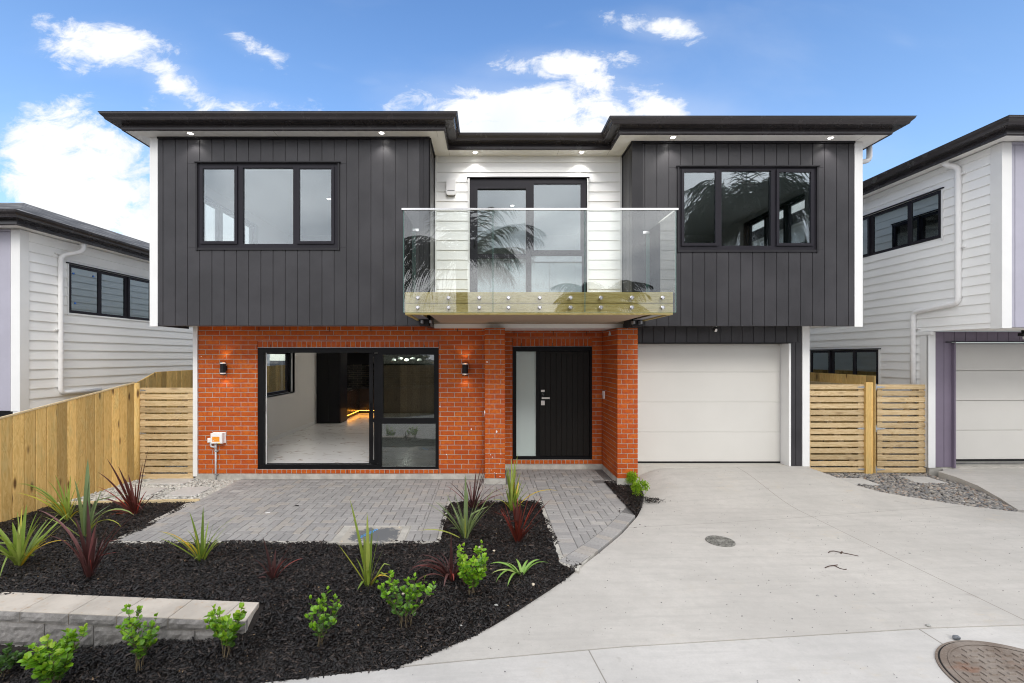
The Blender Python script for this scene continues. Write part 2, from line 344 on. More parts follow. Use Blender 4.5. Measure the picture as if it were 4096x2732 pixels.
def leaf_mat(name, stops, rough=.45, trans=.25):
    m, n, b = new_mat(name); col = ramp(n, rndout(n), stops)
    g = N(n, 'ShaderNodeNewGeometry').outputs['Position']
    col = MIX(n, SS(n, noise(n, g, 40, 3, .6, stretch=(1, 1, .3)), .4, .8, 0, .25), col, (.05, .05, .02))
    L(n, col, b.inputs['Base Color']); b.inputs['Roughness'].default_value = rough
    out = n.nodes['Material Output']; t = N(n, 'ShaderNodeBsdfTranslucent'); L(n, col, t.inputs[0]); mx = N(n, 'ShaderNodeMixShader'); mx.inputs[0].default_value = trans
    L(n, b.outputs[0], mx.inputs[1]); L(n, t.outputs[0], mx.inputs[2]); L(n, mx.outputs[0], out.inputs[0])
leaf_mat('flax_green', [(0, (.11, .19, .025)), (.25, (.20, .29, .035)), (.5, (.28, .37, .05)), (.72, (.33, .40, .09)), (.88, (.42, .46, .06)), (.94, (.62, .42, .03)), (1, (.72, .45, .04))])
leaf_mat('flax_grey_green', [(0, (.13, .20, .08)), (.5, (.20, .27, .12)), (.85, (.26, .33, .10)), (1, (.45, .48, .08))])
leaf_mat('flax_purple', [(0, (.05, .018, .018)), (.4, (.085, .030, .030)), (.7, (.14, .055, .05)), (.9, (.22, .10, .10)), (1, (.42, .05, .03))])
leaf_mat('flax_red', [(0, (.07, .015, .012)), (.4, (.13, .022, .015)), (.7, (.22, .035, .02)), (.9, (.42, .05, .03)), (1, (.62, .12, .05))])
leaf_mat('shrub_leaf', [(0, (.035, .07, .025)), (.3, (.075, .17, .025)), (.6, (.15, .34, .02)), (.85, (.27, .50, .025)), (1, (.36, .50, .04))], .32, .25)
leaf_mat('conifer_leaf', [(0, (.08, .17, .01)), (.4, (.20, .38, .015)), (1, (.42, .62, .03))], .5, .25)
leaf_mat('agapanthus_leaf', [(0, (.15, .30, .06)), (.6, (.24, .42, .08)), (1, (.42, .48, .16))], .4, .2)
leaf_mat('palm_leaf', [(0, (.012, .02, .012)), (.6, (.025, .04, .02)), (1, (.05, .07, .03))], .6, .05)
leaf_mat('tree_leaf', [(0, (.02, .035, .015)), (1, (.05, .07, .03))], .7, .1)

# ------------------------------------------------------------ mesh building
class MB:
    def __init__(s, o=(0, 0), a=(1, 0)):
        s.v = []; s.f = []; s.r = []; s.o = o; s.a = a; s.rr = .5
    def P(s, x, y, z):
        ax, ay = s.a; return (s.o[0] + x * ax - y * ay, s.o[1] + x * ay + y * ax, z)
    def raw(s, vs, fs, r=None):
        b = len(s.v); s.v += [s.P(*p) for p in vs]; s.f += [tuple(b + i for i in f) for f in fs]; s.r += [s.rr if r is None else r] * len(fs)
    def box(s, x0, x1, y0, y1, z0, z1, r=None, rand=False):
        if rand: r = random.random()
        s.raw([(x0, y0, z0), (x1, y0, z0), (x1, y1, z0), (x0, y1, z0), (x0, y0, z1), (x1, y0, z1), (x1, y1, z1), (x0, y1, z1)],
              [(0, 3, 2, 1), (4, 5, 6, 7), (0, 1, 5, 4), (1, 2, 6, 5), (2, 3, 7, 6), (3, 0, 4, 7)], r)
    def bbox(s, x0, x1, y0, y1, z0, z1, b=.003, r=None, rand=False):
        """box whose outward (y0) face is chamfered by b"""
        if rand: r = random.random()
        s.raw([(x0, y0 + b, z0), (x1, y0 + b, z0), (x1, y0 + b, z1), (x0, y0 + b, z1), (x0 + b, y0, z0 + b), (x1 - b, y0, z0 + b), (x1 - b, y0, z1 - b), (x0 + b, y0, z1 - b),
               (x0, y1, z0), (x1, y1, z0), (x1, y1, z1), (x0, y1, z1)],
              [(4, 5, 6, 7), (0, 1, 5, 4), (1, 2, 6, 5), (2, 3, 7, 6), (3, 0, 4, 7), (8, 9, 1, 0), (9, 10, 2, 1), (10, 11, 3, 2), (11, 8, 0, 3), (8, 11, 10, 9)], r)
    def prism(s, poly, z0, z1, inset=0.0, r=None):
        n = len(poly); cx = sum(p[0] for p in poly) / n; cy = sum(p[1] for p in poly) / n
        vs = [(x, y, z0) for x, y in poly] + [(x, y, z1 - inset) for x, y in poly]; fs = [(i, (i + 1) % n, n + (i + 1) % n, n + i) for i in range(n)]
        if inset:
            for x, y in poly:
                d = math.hypot(x - cx, y - cy) or 1; k = 1 - inset * 1.3 / d
                vs.append((cx + (x - cx) * k, cy + (y - cy) * k, z1))
            fs += [(n + i, n + (i + 1) % n, 2 * n + (i + 1) % n, 2 * n + i) for i in range(n)]; fs.append(tuple(range(2 * n, 3 * n)))
        else: fs.append(tuple(range(n, 2 * n)))
        s.raw(vs, fs, r)
    def tube(s, pts, rad, seg=10, r=None, cap=True):
        pts = [Vector(p) for p in pts]; rads = rad if isinstance(rad, (list, tuple)) else [rad] * len(pts); vs = []; fs = []
        ref = None
        for i, p in enumerate(pts):
            d = (pts[min(i + 1, len(pts) - 1)] - pts[max(i - 1, 0)]).normalized()
            if ref is None: ref = Vector((0, 0, 1)) if abs(d.z) < .9 else Vector((1, 0, 0))
            a = d.cross(ref)
            if a.length < 1e-4: a = d.cross(Vector((0, 1, 0)))
            a.normalize(); b = d.cross(a).normalized(); ref = a.cross(d)
            for k in range(seg):
                t = 2 * math.pi * k / seg; q = p + a * math.cos(t) * rads[i] + b * math.sin(t) * rads[i]; vs.append(tuple(q))
        for i in range(len(pts) - 1):
            for k in range(seg): fs.append((i * seg + k, i * seg + (k + 1) % seg, (i + 1) * seg + (k + 1) % seg, (i + 1) * seg + k))
        if cap: fs.append(tuple(range(seg))[::-1]); fs.append(tuple(range((len(pts) - 1) * seg, len(pts) * seg)))
        s.raw(vs, fs, r)
    def build(s, name, mat, parent=None, smooth=False, loc=None):
        base = Vector(loc) if loc is not None else Vector((0, 0, 0))
        p = parent; off = Vector((0, 0, 0))
        while p is not None: off += p.location; p = p.parent
        me = bpy.data.meshes.new(name)
        sh = off + base
        me.from_pydata([(x - sh.x, y - sh.y, z - sh.z) for x, y, z in s.v], [], s.f)
        at = me.attributes.new('rnd', 'FLOAT', 'FACE'); at.data.foreach_set('value', s.r)
        me.materials.append(MATS[mat])
        bm = bmesh.new(); bm.from_mesh(me); bmesh.ops.recalc_face_normals(bm, faces=bm.faces); bm.to_mesh(me); bm.free()
        if smooth: me.polygons.foreach_set('use_smooth', [True] * len(me.polygons))
        o = bpy.data.objects.new(name, me); COL.objects.link(o); o.location = base
        if parent: o.parent = parent
        return o
def each(mb, name, mat, parent=None):
    '''every box of the builder becomes a part of its own'''
    out = []
    # group faces by connected vertex blocks
    lab = {}; blocks = []; par = list(range(len(mb.v)))
    def fd(i):
        while par[i] != i: par[i] = par[par[i]]; i = par[i]
        return i
    for f in mb.f:
        for q in f[1:]: par[fd(q)] = fd(f[0])
    grp = {}
    for f, r in zip(mb.f, mb.r): grp.setdefault(fd(f[0]), []).append((f, r))
    for fs in grp.values():
        ids = sorted({i for f, _ in fs for i in f}); mp = {i: k for k, i in enumerate(ids)}; m2 = MB()
        m2.v = [mb.v[i] for i in ids]; m2.f = [tuple(mp[i] for i in f) for f, _ in fs]; m2.r = [r for _, r in fs]; out.append(m2.build(name, mat, parent))
    return out
def rounded(pts, rad, n=4):
    """soften the corners of a polyline of 3-D points"""
    out = [pts[0]]
    for i in range(1, len(pts) - 1):
        a, b, c = Vector(pts[i - 1]), Vector(pts[i]), Vector(pts[i + 1])
        ra = min(rad, (a - b).length * .45, (c - b).length * .45); p = b + (a - b).normalized() * ra; q = b + (c - b).normalized() * ra
        for k in range(n + 1):
            t = k / n; out.append(tuple(p * (1 - t) ** 2 + b * 2 * t * (1 - t) + q * t * t))
    out.append(pts[-1]); return out
def tag(o, label=None, cat=None, group=None, kind=None):
    for k, v in (('label', label), ('category', cat), ('group', group), ('kind', kind)):
        if v: o[k] = v
    return o
def empty(name, loc, label=None, cat=None, group=None):
    o = bpy.data.objects.new(name, None); COL.objects.link(o); o.location = loc; o.empty_display_size = .2
    return tag(o, label, cat, group)
def copy_tree(o, parent=None):
    c = o.copy(); COL.objects.link(c); c.parent = parent
    for ch in [q for q in bpy.data.objects if q.parent == o]: copy_tree(ch, c)
    return c
def cut(x0, x1, z0, z1, holes):
    holes = [h for h in holes if h[0] < x1 and h[1] > x0]
    zs = sorted({z0, z1, *[min(max(h[k], z0), z1) for h in holes for k in (2, 3)]}); out = []
    for a, b in zip(zs, zs[1:]):
        if b - a < 1e-5: continue
        mz = (a + b) / 2; iv = [(x0, x1)]
        for h in holes:
            if h[2] < mz < h[3]:
                nv = []
                for p, q in iv:
                    if h[1] <= p or h[0] >= q: nv.append((p, q)); continue
                    if h[0] > p: nv.append((p, h[0]))
                    if h[1] < q: nv.append((h[1], q))
                iv = nv
        out += [(p, q, a, b) for p, q in iv if q - p > 1e-4]
    return out
def weatherboards(mb, x0, x1, z0, z1, y0, phase, pitch, holes=(), t=.024):
    k0 = math.floor((z0 - phase) / pitch)
    for k in range(k0, k0 + 200):
        a = phase + k * pitch; b = a + pitch
        if a >= z1: break
        ca, cb = max(a, z0), min(b, z1)
        rr = random.random()
        for p, q, u, w in cut(x0, x1, ca, cb, holes):
            yu = y0 - t + (t - .006) * (u - a) / pitch; yw = y0 - t + (t - .006) * (w - a) / pitch
            mb.raw([(p, yu, u), (q, yu, u), (q, yw, w), (p, yw, w), (p, y0 + .01, u), (q, y0 + .01, u), (q, y0 + .01, w), (p, y0 + .01, w)],
                   [(0, 1, 2, 3), (0, 4, 5, 1), (1, 5, 6, 2), (0, 3, 7, 4), (3, 2, 6, 7)], rr)
def vpanels(mb, x0, x1, z0, z1, y0, phase, pitch, holes=(), gap=.009, t=.010):
    for p, q, a, b in cut(x0, x1, z0, z1, holes): mb.box(p, q, y0, y0 + .09, a, b, .5)
    k = math.floor((x0 - phase) / pitch)
    while phase + k * pitch < x1:
        a = phase + k * pitch + gap / 2; b = phase + (k + 1) * pitch - gap / 2; k += 1
        a, b = max(a, x0), min(b, x1)
        if b - a < .004: continue
        rr = random.random()
        for p, q, u, w in cut(a, b, z0, z1, holes): mb.bbox(p, q, y0 - t, y0 + .001, u, w, .0025, rr)
BP = .086
def bricks(mb, mo, x0, x1, z0, z1, y0, holes=(), pitch=.2565, rows_half=None, phase=0.0, depth=.10, joint=.0105):
    k = 0; z = z0
    while z < z1 - .01:
        a, b = z + joint / 2, min(z + BP, z1) - joint / 2
        xs = x0 + phase + (-.5 if k % 2 else 0) * pitch - pitch
        while xs < x1:
            p, q = max(xs, x0 - joint / 2) + joint / 2, min(xs + pitch, x1 + joint / 2) - joint / 2; xs += pitch
            if q - p < .02: continue
            jx = random.uniform(-.0012, .0012); rr = random.random()
            for (c, d, e, f) in cut(p, q, a, b, holes):
                if d - c < .012 or f - e < .012: continue
                mb.bbox(c, d, y0 + jx, y0 + depth, e, f, .0022, rr)
        z += BP; k += 1
    h2 = [(h[0] - .004, h[1] + .004, h[2] - .004, h[3] + .004) for h in holes]
    for c, d, e, f in cut(x0 + .003, x1 - .003, z0, z1, h2): mo.box(c, d, y0 + .005, y0 + depth - .003, e, f)
def soldiers(mb, mo, x0, x1, z0, z1, y0, pitch=.0875, depth=.10, joint=.0105):
    n = max(1, round((x1 - x0) / pitch)); w = (x1 - x0) / n
    for i in range(n): mb.bbox(x0 + i * w + joint / 2, x0 + (i + 1) * w - joint / 2, y0 + random.uniform(-.001, .001), y0 + depth, z0 + joint / 2, z1 - joint / 2, .0022, rand=True)
    mo.box(x0 + .003, x1 - .003, y0 + .005, y0 + depth - .003, z0, z1)
def frame(mb, x0, x1, z0, z1, holes, y0, y1):
    for p, q, a, b in cut(x0, x1, z0, z1, holes): mb.box(p, q, y0, y1, a, b)
def sweep(mb, path, prof, closed=False):
    """profile (out, z) closed polygon swept along plan path with mitres; outward = right of travel"""
    n = len(path); m = len(prof); vs = []
    def nrm(a, b):
        dx, dy = b[0] - a[0], b[1] - a[1]; l = math.hypot(dx, dy); return (dy / l, -dx / l)
    for i, p in enumerate(path):
        if closed: n1, n2 = nrm(path[i - 1], p), nrm(p, path[(i + 1) % n])
        else: n1 = nrm(path[i - 1], p) if i else nrm(p, path[1]); n2 = nrm(p, path[i + 1]) if i < n - 1 else n1
        k = 1 / (1 + n1[0] * n2[0] + n1[1] * n2[1]); ox, oy = (n1[0] + n2[0]) * k, (n1[1] + n2[1]) * k
        for d, z in prof: vs.append((p[0] + ox * d, p[1] + oy * d, z))
    fs = []
    for i in range(n if closed else n - 1):
        j = (i + 1) % n
        for k in range(m): fs.append((i * m + k, i * m + (k + 1) % m, j * m + (k + 1) % m, j * m + k))
    if not closed: fs.append(tuple(range(m))); fs.append(tuple(range((n - 1) * m, n * m))[::-1])
    mb.raw(vs, fs)
def surface(name, mat, poly, zf, step, skirt=.12, kind='structure', parent=None, jitter=0):
    xs = [p[0] for p in poly]; ysv = [p[1] for p in poly]
    # densify boundary
    bd = []
    for i, p in enumerate(poly):
        q = poly[(i + 1) % len(poly)]; d = math.hypot(q[0] - p[0], q[1] - p[1]); k = max(1, int(d / step))
        for t in range(k): bd.append((p[0] + (q[0] - p[0]) * t / k, p[1] + (q[1] - p[1]) * t / k))
    pts = [Vector(p) for p in bd]; nb = len(pts)
    x = min(xs) + step / 2
    while x < max(xs):
        y = min(ysv) + step / 2
        while y < max(ysv):
            pts.append(Vector((x + .013 * math.sin(y * 31), y))); y += step
        x += step
    r = delaunay_2d_cdt(pts, [], [list(range(nb))], 1, 1e-6)
    v2, _, f2 = r[0], r[1], r[2]
    mb = MB(); vs = [(v.x, v.y, zf(v.x, v.y)) for v in v2]; mb.raw(vs, [tuple(f) for f in f2])
    if skirt:
        for i in range(nb):
            a, b = bd[i], bd[(i + 1) % nb]; za, zb = zf(*a), zf(*b)
            mb.raw([(a[0], a[1], za), (b[0], b[1], zb), (b[0], b[1], zb - skirt), (a[0], a[1], za - skirt)], [(0, 1, 2, 3)])
    o = mb.build(name, mat, parent, smooth=False)
    me = o.data; me.polygons.foreach_set('use_smooth', [abs(p.normal.z) > .5 for p in me.polygons])
    if kind: o['kind'] = kind
    return o
def instanced(name, mat, bv, bf, pos, rot, scl, rnd):
    """many small pieces in one mesh. bv (n,3), bf (m,k), pos (N,3), rot (N,3,3), scl (N,3)"""
    bv = np.asarray(bv, float); bf = np.asarray(bf, int); n = len(bv); Nn = len(pos)
    v = bv[None] * scl[:, None, :]; v = np.einsum('nij,nkj->nki', rot, v) + pos[:, None, :]
    v = v.reshape(-1, 3); f = (bf[None] + (np.arange(Nn) * n)[:, None, None]).reshape(-1, bf.shape[1])
    me = bpy.data.meshes.new(name); me.vertices.add(len(v)); me.vertices.foreach_set('co', v.ravel().astype(np.float32))
    me.loops.add(f.size); me.loops.foreach_set('vertex_index', f.ravel().astype(np.int32))
    me.polygons.add(len(f)); me.polygons.foreach_set('loop_start', (np.arange(len(f)) * bf.shape[1]).astype(np.int32))
    me.update(calc_edges=True); me.validate()
    at = me.attributes.new('rnd', 'FLOAT', 'FACE'); at.data.foreach_set('value', np.repeat(rnd, len(bf)).astype(np.float32))
    me.materials.append(MATS[mat]); o = bpy.data.objects.new(name, me); COL.objects.link(o); return o
def eul(a, b, c):
    ca, sa, cb, sb, cc, sc = np.cos(a), np.sin(a), np.cos(b), np.sin(b), np.cos(c), np.sin(c); n = len(a); m = np.zeros((n, 3, 3))
    m[:, 0, 0] = cc * cb; m[:, 0, 1] = cc * sb * sa - sc * ca; m[:, 0, 2] = cc * sb * ca + sc * sa
    m[:, 1, 0] = sc * cb; m[:, 1, 1] = sc * sb * sa + cc * ca; m[:, 1, 2] = sc * sb * ca - cc * sa
    m[:, 2, 0] = -sb; m[:, 2, 1] = cb * sa; m[:, 2, 2] = cb * ca
    return m
def inpoly(x, y, poly):
    c = np.zeros(len(x), bool); j = len(poly) - 1
    for i in range(len(poly)):
        xi, yi = poly[i]; xj, yj = poly[j]
        c ^= ((yi > y) != (yj > y)) & (x < (xj - xi) * (y - yi) / (yj - yi + 1e-12) + xi); j = i
    return c
# ============================================================ GROUND
def sst(a, b, x):
    t = min(1, max(0, (x - a) / (b - a))); return t * t * (3 - 2 * t)
def street_z(x, y=0):
    if x > -.6: return -.1 + .025 * min(x, 9)
    return -.115 - .10 * min(-.6 - x, 5)
CURB = [(-12, 3.33), (-4, 3.38), (-1.76, 3.39), (-.67, 3.405), (1.07, 3.57), (3.63, 3.71), (4.38, 3.72), (8, 3.78), (16, 3.85)]
def curb_y(x): return float(np.interp(x, [p[0] for p in CURB], [p[1] for p in CURB]))
def drive_z(x, y):
    t = sst(3.5, 5.3, y)
    return street_z(x) * (1 - t) - .018 * t + .05 * t * sst(3, 6.5, x) + .222 * sst(6.5, 8.15, y) * sst(2.40, 3.15, x) * (1 - .45 * sst(5.45, 6.2, x))
WO, WA = (-4.2, 3.93), (2.2 / math.hypot(2.2, .16), -.16 / math.hypot(2.2, .16))
def wall_front(x): return 3.93 + (x + 4.2) * (-.16 / 2.2)
def bed_z(x, y):
    if x < -2.0 and y > wall_front(x) + .12: return -.02
    if x >= -1.75 or y > 4.4:
        return street_z(x) - .01 + (-.015 - street_z(x)) * sst(curb_y(x), 4.35, y)
    base = float(np.interp(x, [-6, -4.2, -3.6, -3.15, -2.7, -2.2, -1.9], [-.5, -.36, -.295, -.245, -.17, -.14, -.10]))
    lo = street_z(x) - .01 + (base - street_z(x) + .01) * sst(3.4, 3.8, y)
    up = street_z(x) - .01 + (-.015 - street_z(x)) * sst(3.4, 4.35, y)
    if x > -2.06: lo = lo + (-.02 - lo) * sst(3.82, 4.12, y)
    w = sst(-2.05, -1.75, x); return lo * (1 - w) + up * w
def G(u, v, zf):
    z = 0.0
    for _ in range(12):
        Y = (CAMZ - z) * F / (v - V0); x = X(u, Y); z = .5 * z + .5 * zf(x, Y)
    Y = (CAMZ - z) * F / (v - V0); return (X(u, Y), Y, zf(X(u, Y), Y))

# one sheet to the horizon
mb = MB(); gx = [-400, -60, -20, -12, -9, -7.2, -6.75, -6.6, -4, -2, 0, 2, 4, 7, 9, 12, 20, 60, 400]; gy = [-400, -60, -20, -8, -3, 0, 2.9, 3.3, 3.36, 8, 17, 20, 60, 400]
def gz(x, y):
    if x < -6.7 and y > 3.3: return -1.25
    if y > 3.34: return -.62 if x < 0 else -.3
    return -.85
vs = [(x, y, gz(x, y)) for y in gy for x in gx]; nx = len(gx)
mb.raw(vs, [(j * nx + i, j * nx + i + 1, (j + 1) * nx + i + 1, (j + 1) * nx + i) for j in range(len(gy) - 1) for i in range(nx - 1)])
o = mb.build('ground', 'soil'); o['kind'] = 'structure'

# street (the concrete the photographer stands on)
sp = [(-12, -3.2), (16, -3.2)] + [(p[0], p[1]) for p in CURB[::-1]]
surface('street', 'street_concrete', sp, lambda x, y: street_z(x) - .006, .35, .15)

# our driveway
left_edge = [(-.66, 3.41), (-.30, 3.62), (-.097, 3.75), (.10, 3.92), (.317, 4.12), (.61, 4.40), (.87, 4.67), (1.04, 4.87), (1.25, 5.12), (1.46, 5.39), (1.70, 5.71), (1.90, 6.02), (2.08, 6.30), (2.25, 6.63), (2.39, 6.97), (2.50, 7.3), (2.575, 7.73), (2.62, 7.9), (2.66, 8.14)]
dpoly = left_edge + [(5.62, 8.14), (5.80, 8.22), (5.84, 8.0), (6.02, 7.4), (6.2, 7.15), (6.51, 6.94), (6.98, 6.62), (7.46, 6.34), (9, 5.9), (16, 5.6)] + [(p[0], p[1] + .004) for p in CURB[::-1] if p[0] > -.6]
surface('driveway', 'driveway_concrete', dpoly, drive_z, .16, .14)
# neighbour's driveway
def ndz(x, y): return .05 + .12 * sst(6.3, 8.2, y)
npoly = [(7.47, 6.40), (7.72, 6.85), (7.93, 7.35), (7.99, 7.75), (7.99, 8.05), (8.15, 8.12), (8.3, 8.30), (16, 8.6), (16, 5.66), (9, 5.96)]
surface('driveway', 'driveway_concrete', npoly, ndz, .25, .12)
mb = MB(); mb.box(2.66, 5.78, 8.145, 8.62, -.05, .232); o = mb.build('garage_apron', 'apron_concrete'); o['kind'] = 'structure'

# planting bed base
bp1 = [(-6.6, 6.86), (-4.42, 6.92), (-4.36, 5.44), (-.60, 5.44), (-.64, 6.98), (.84, 6.98), (.845, 5.02), (1.0, 4.85), (.87, 4.66), (.61, 4.39), (.317, 4.11), (.10, 3.91), (-.097, 3.74), (-.30, 3.61), (-.66, 3.40), (-1.76, 3.385), (-4, 3.375), (-6.6, 3.36)]
surface('garden_bed', 'soil', bp1, lambda x, y: bed_z(x, y) - .015, .22, .3)
bp2 = [(2.085, 7.96), (2.60, 7.90), (2.56, 7.70), (2.48, 7.3), (2.37, 6.97), (2.22, 6.62), (2.07, 6.32)]
surface('garden_bed', 'soil', bp2, lambda x, y: -.04, .2, .1)
# gravel bases
gl = [(-6.55, 6.93), (-4.40, 6.97), (-4.47, 8.24), (-5.2, 8.3), (-5.2, 16), (-6.5, 16)]
surface('side_path', 'soil', gl, lambda x, y: -.06, .5, .1)
gr = [(5.83, 8.2), (5.84, 8.0), (6.03, 7.4), (6.21, 7.16), (6.51, 6.95), (6.98, 6.63), (7.46, 6.37), (7.70, 6.85), (7.91, 7.35), (7.97, 7.75), (7.97, 16), (5.83, 16)]
def gr_z(x, y): return .015 + .04 * sst(6.3, 8, y)
surface('side_path', 'soil', gr, lambda x, y: gr_z(x, y) - .03, .5, .1)

# ---- bark mulch: countless chips
cv = [(-.5, -.38, 0), (.42, -.5, 0), (.5, .30, 0), (-.35, .5, 0), (-.42, -.25, 1), (.36, -.36, 1), (.42, .2, 1), (-.28, .34, 1)]
cf = [(4, 5, 6, 7), (0, 1, 5, 4), (1, 2, 6, 5), (2, 3, 7, 6), (3, 0, 4, 7)]
def scatter_chips(poly, n, zf, x0, x1, y0, y1):
    x = RNG.uniform(x0, x1, n); y = y0 + (y1 - y0) * RNG.uniform(0, 1, n) ** 1.25; k = inpoly(x, y, poly); k &= (np.abs(x - .11) < y * 1.16 + .9); return x[k], y[k]
def chips(name, pts, zf):
    x = np.concatenate([p[0] for p in pts]); y = np.concatenate([p[1] for p in pts]); n = len(x)
    big = RNG.uniform(0, 1, n) ** 2.2
    ln = .022 + .054 * big * RNG.uniform(.5, 1, n); wd = ln * RNG.uniform(.16, .40, n); th = RNG.uniform(.002, .006, n)
    z = np.array([zf(a, b) for a, b in zip(x, y)]) + RNG.uniform(-.014, .020, n) + .014 * np.sin(x * 5.1 + y * 3) * np.sin(y * 7.3 - x * 2)
    rot = eul(RNG.normal(0, .42, n), RNG.normal(0, .32, n), RNG.uniform(0, 6.28, n))
    rnd = RNG.uniform(0, .985, n) ** 1.25; m = RNG.uniform(0, 1, n) > .996; rnd[m] = 1.0; ln[m] *= .5
    return instanced(name, 'mulch', cv, cf, np.stack([x, y, z], 1), rot, np.stack([ln, wd, th], 1), rnd)
def bed_clip(poly):
    return poly
wallpoly = [(-7.5, wall_front(-7.5) - .02), (-1.98, wall_front(-2.0) - .02), (-1.98, 4.10), (-7.5, 4.34)]
x, y = scatter_chips(bp1, 210000, bed_z, -6.6, 1.0, 3.36, 7.0)
inw = inpoly(x, y, wallpoly); x, y = x[~inw], y[~inw]
xe, ye = scatter_chips([(2.06, 7.98), (2.58, 7.96), (2.58, 7.70), (2.50, 7.3), (2.40, 6.97), (2.24, 6.60), (2.05, 6.29)], 16000, None, 2.0, 2.65, 6.2, 8.0)
o = chips('bark_mulch', [(x, y)], bed_z); tag(o, 'black bark mulch covering the planting beds in front of the paved patio', 'mulch', kind='stuff')
# spill over the driveway edge by the little bed
sx = np.concatenate([xe, 2.42 + np.abs(RNG.normal(0, .12, 160)), RNG.uniform(-1, 2.2, 50)]); sy = np.concatenate([ye, RNG.normal(6.93, .06, 160), RNG.uniform(5.5, 7.9, 50)])
k = (sy > 4.9)
o = chips('bark_mulch', [(sx[k], sy[k])], lambda a, b: (-.02 if inpoly(np.array([a]), np.array([b]), bp2)[0] else (max(drive_z(a, b), 0) + .013))); tag(o, 'black bark mulch in the small bed beside the garage, spilling onto the driveway', 'mulch', kind='stuff')

# ---- pebbles
bm = bmesh.new(); bmesh.ops.create_icosphere(bm, subdivisions=1, radius=.5); pv = [tuple(v.co) for v in bm.verts]; pf = [tuple(v.index for v in f.verts) for f in bm.faces]; bm.free()
bm = bmesh.new(); bmesh.ops.create_icosphere(bm, subdivisions=2, radius=.5); pv = [tuple(v.co) for v in bm.verts]; pf = [tuple(v.index for v in f.verts) for f in bm.faces]; bm.free()
def pebbles(name, mat, poly, n, zf, size, label, bounds, avoid=()):
    x = RNG.uniform(bounds[0], bounds[1], n); y = RNG.uniform(bounds[2], bounds[3], n); k = inpoly(x, y, poly)
    for a in avoid: k &= ~inpoly(x, y, a)
    x, y = x[k], y[k]; n = len(x)
    s = size * RNG.uniform(.55, 1.35, n); z = np.array([zf(a, b) for a, b in zip(x, y)]) + RNG.uniform(-.012, .012, n)
    scl = np.stack([s * RNG.uniform(1, 1.5, n), s, s * RNG.uniform(.35, .6, n)], 1)
    rot = eul(RNG.normal(0, .3, n), RNG.normal(0, .3, n), RNG.uniform(0, 6.28, n))
    o = instanced(name, mat, pv, pf, np.stack([x, y, z], 1), rot, scl, RNG.uniform(0, 1, n))
    o.data.polygons.foreach_set('use_smooth', [True] * len(o.data.polygons)); tag(o, label, 'pebbles', kind='stuff')
def slab(poly4, z0, z1, label, name='stepping_stone'):
    mb = MB(); mb.prism(poly4, z0, z1, .006); o = mb.build(name, 'slab_concrete', loc=(poly4[0][0], poly4[0][1], z0)); tag(o, label, 'paving slab', 'stepping stones in the pebbles'); return poly4
S1 = slab([(-5.86, 7.16), (-5.36, 7.16), (-5.36, 7.62), (-5.86, 7.62)], -.05, .008, 'square concrete stepping stone in the pale pebbles, nearer the timber fence')
S2 = slab([(-5.10, 7.20), (-4.62, 7.20), (-4.62, 7.66), (-5.10, 7.66)], -.05, .008, 'square concrete stepping stone in the pale pebbles, nearer the paved patio')
S3 = slab([(-5.92, 7.86), (-5.24, 7.86), (-5.24, 8.30), (-5.92, 8.30)], -.05, .010, 'concrete stepping stone right under the slatted side gate next to the meter box')
S4 = slab([(6.06, 7.62), (6.58, 7.56), (6.62, 8.02), (6.12, 8.06)], .0, .062, 'concrete stepping stone in the grey pebbles half overlapped by our driveway edge')
S5 = slab([(7.28, 7.70), (7.80, 7.66), (7.84, 8.10), (7.34, 8.14)], .0, .068, 'concrete stepping stone in the grey pebbles in front of the narrower slatted gate')
pebbles('pebbles', 'stone_pebble_light', gl, 9500, lambda x, y: -.018, .040, 'pale grey rounded pebbles on the side path by the left gate', (-6.55, -4.38, 6.93, 9.2), (S1, S2, S3))
pebbles('pebbles', 'stone_pebble_mixed', gr, 11500, lambda x, y: gr_z(x, y) + .006, .042, 'grey and brown river pebbles between the two driveways', (5.8, 8.05, 6.3, 9.3), (S4, S5))

# ---- pavers
def clip_half(poly, nx, ny, c):
    out = []
    for i in range(len(poly)):
        p, q = poly[i], poly[(i + 1) % len(poly)]; dp = p[0] * nx + p[1] * ny - c; dq = q[0] * nx + q[1] * ny - c
        if dp <= 0: out.append(p)
        if (dp < 0 < dq) or (dq < 0 < dp):
            t = dp / (dp - dq); out.append((p[0] + (q[0] - p[0]) * t, p[1] + (q[1] - p[1]) * t))
    return out
def area(p): return abs(sum(p[i][0] * p[(i + 1) % len(p)][1] - p[(i + 1) % len(p)][0] * p[i][1] for i in range(len(p)))) / 2
def shrink(x0, x1, y0, y1, j=.0036): return [(x0 + j, y0 + j), (x1 - j, y0 + j), (x1 - j, y1 - j), (x0 + j, y1 - j)]
def paver(mb, poly):
    if len(poly) < 3 or area(poly) < 4e-4: return
    r = random.random() ** 1.1; dz = random.uniform(-.0018, .0018)
    if random.random() < .93: r = min(r, .90)
    mb.prism(poly, -.05, dz, .0055, r)
def herring(mb, x0, x1, y0, y1, u=.105, halves=()):
    def put(a, b, c, d):
        p = shrink(a, b, c, d)
        for h in [(-1, 0, -x0), (1, 0, x1), (0, -1, -y0), (0, 1, y1), *halves]:
            p = clip_half(p, *h)
            if not p: return
        paver(mb, p)
    ni, nj = int((x1 - x0) / u) + 2, int((y1 - y0) / u) + 2
    for i in range(-2, ni):
        for j in range(-2, nj):
            t = (i - j) % 4; a = x0 + i * u; c = y0 + j * u
            if t == 0: put(a, a + 2 * u, c, c + u)
            elif t == 3: put(a, a + u, c, c + 2 * u)
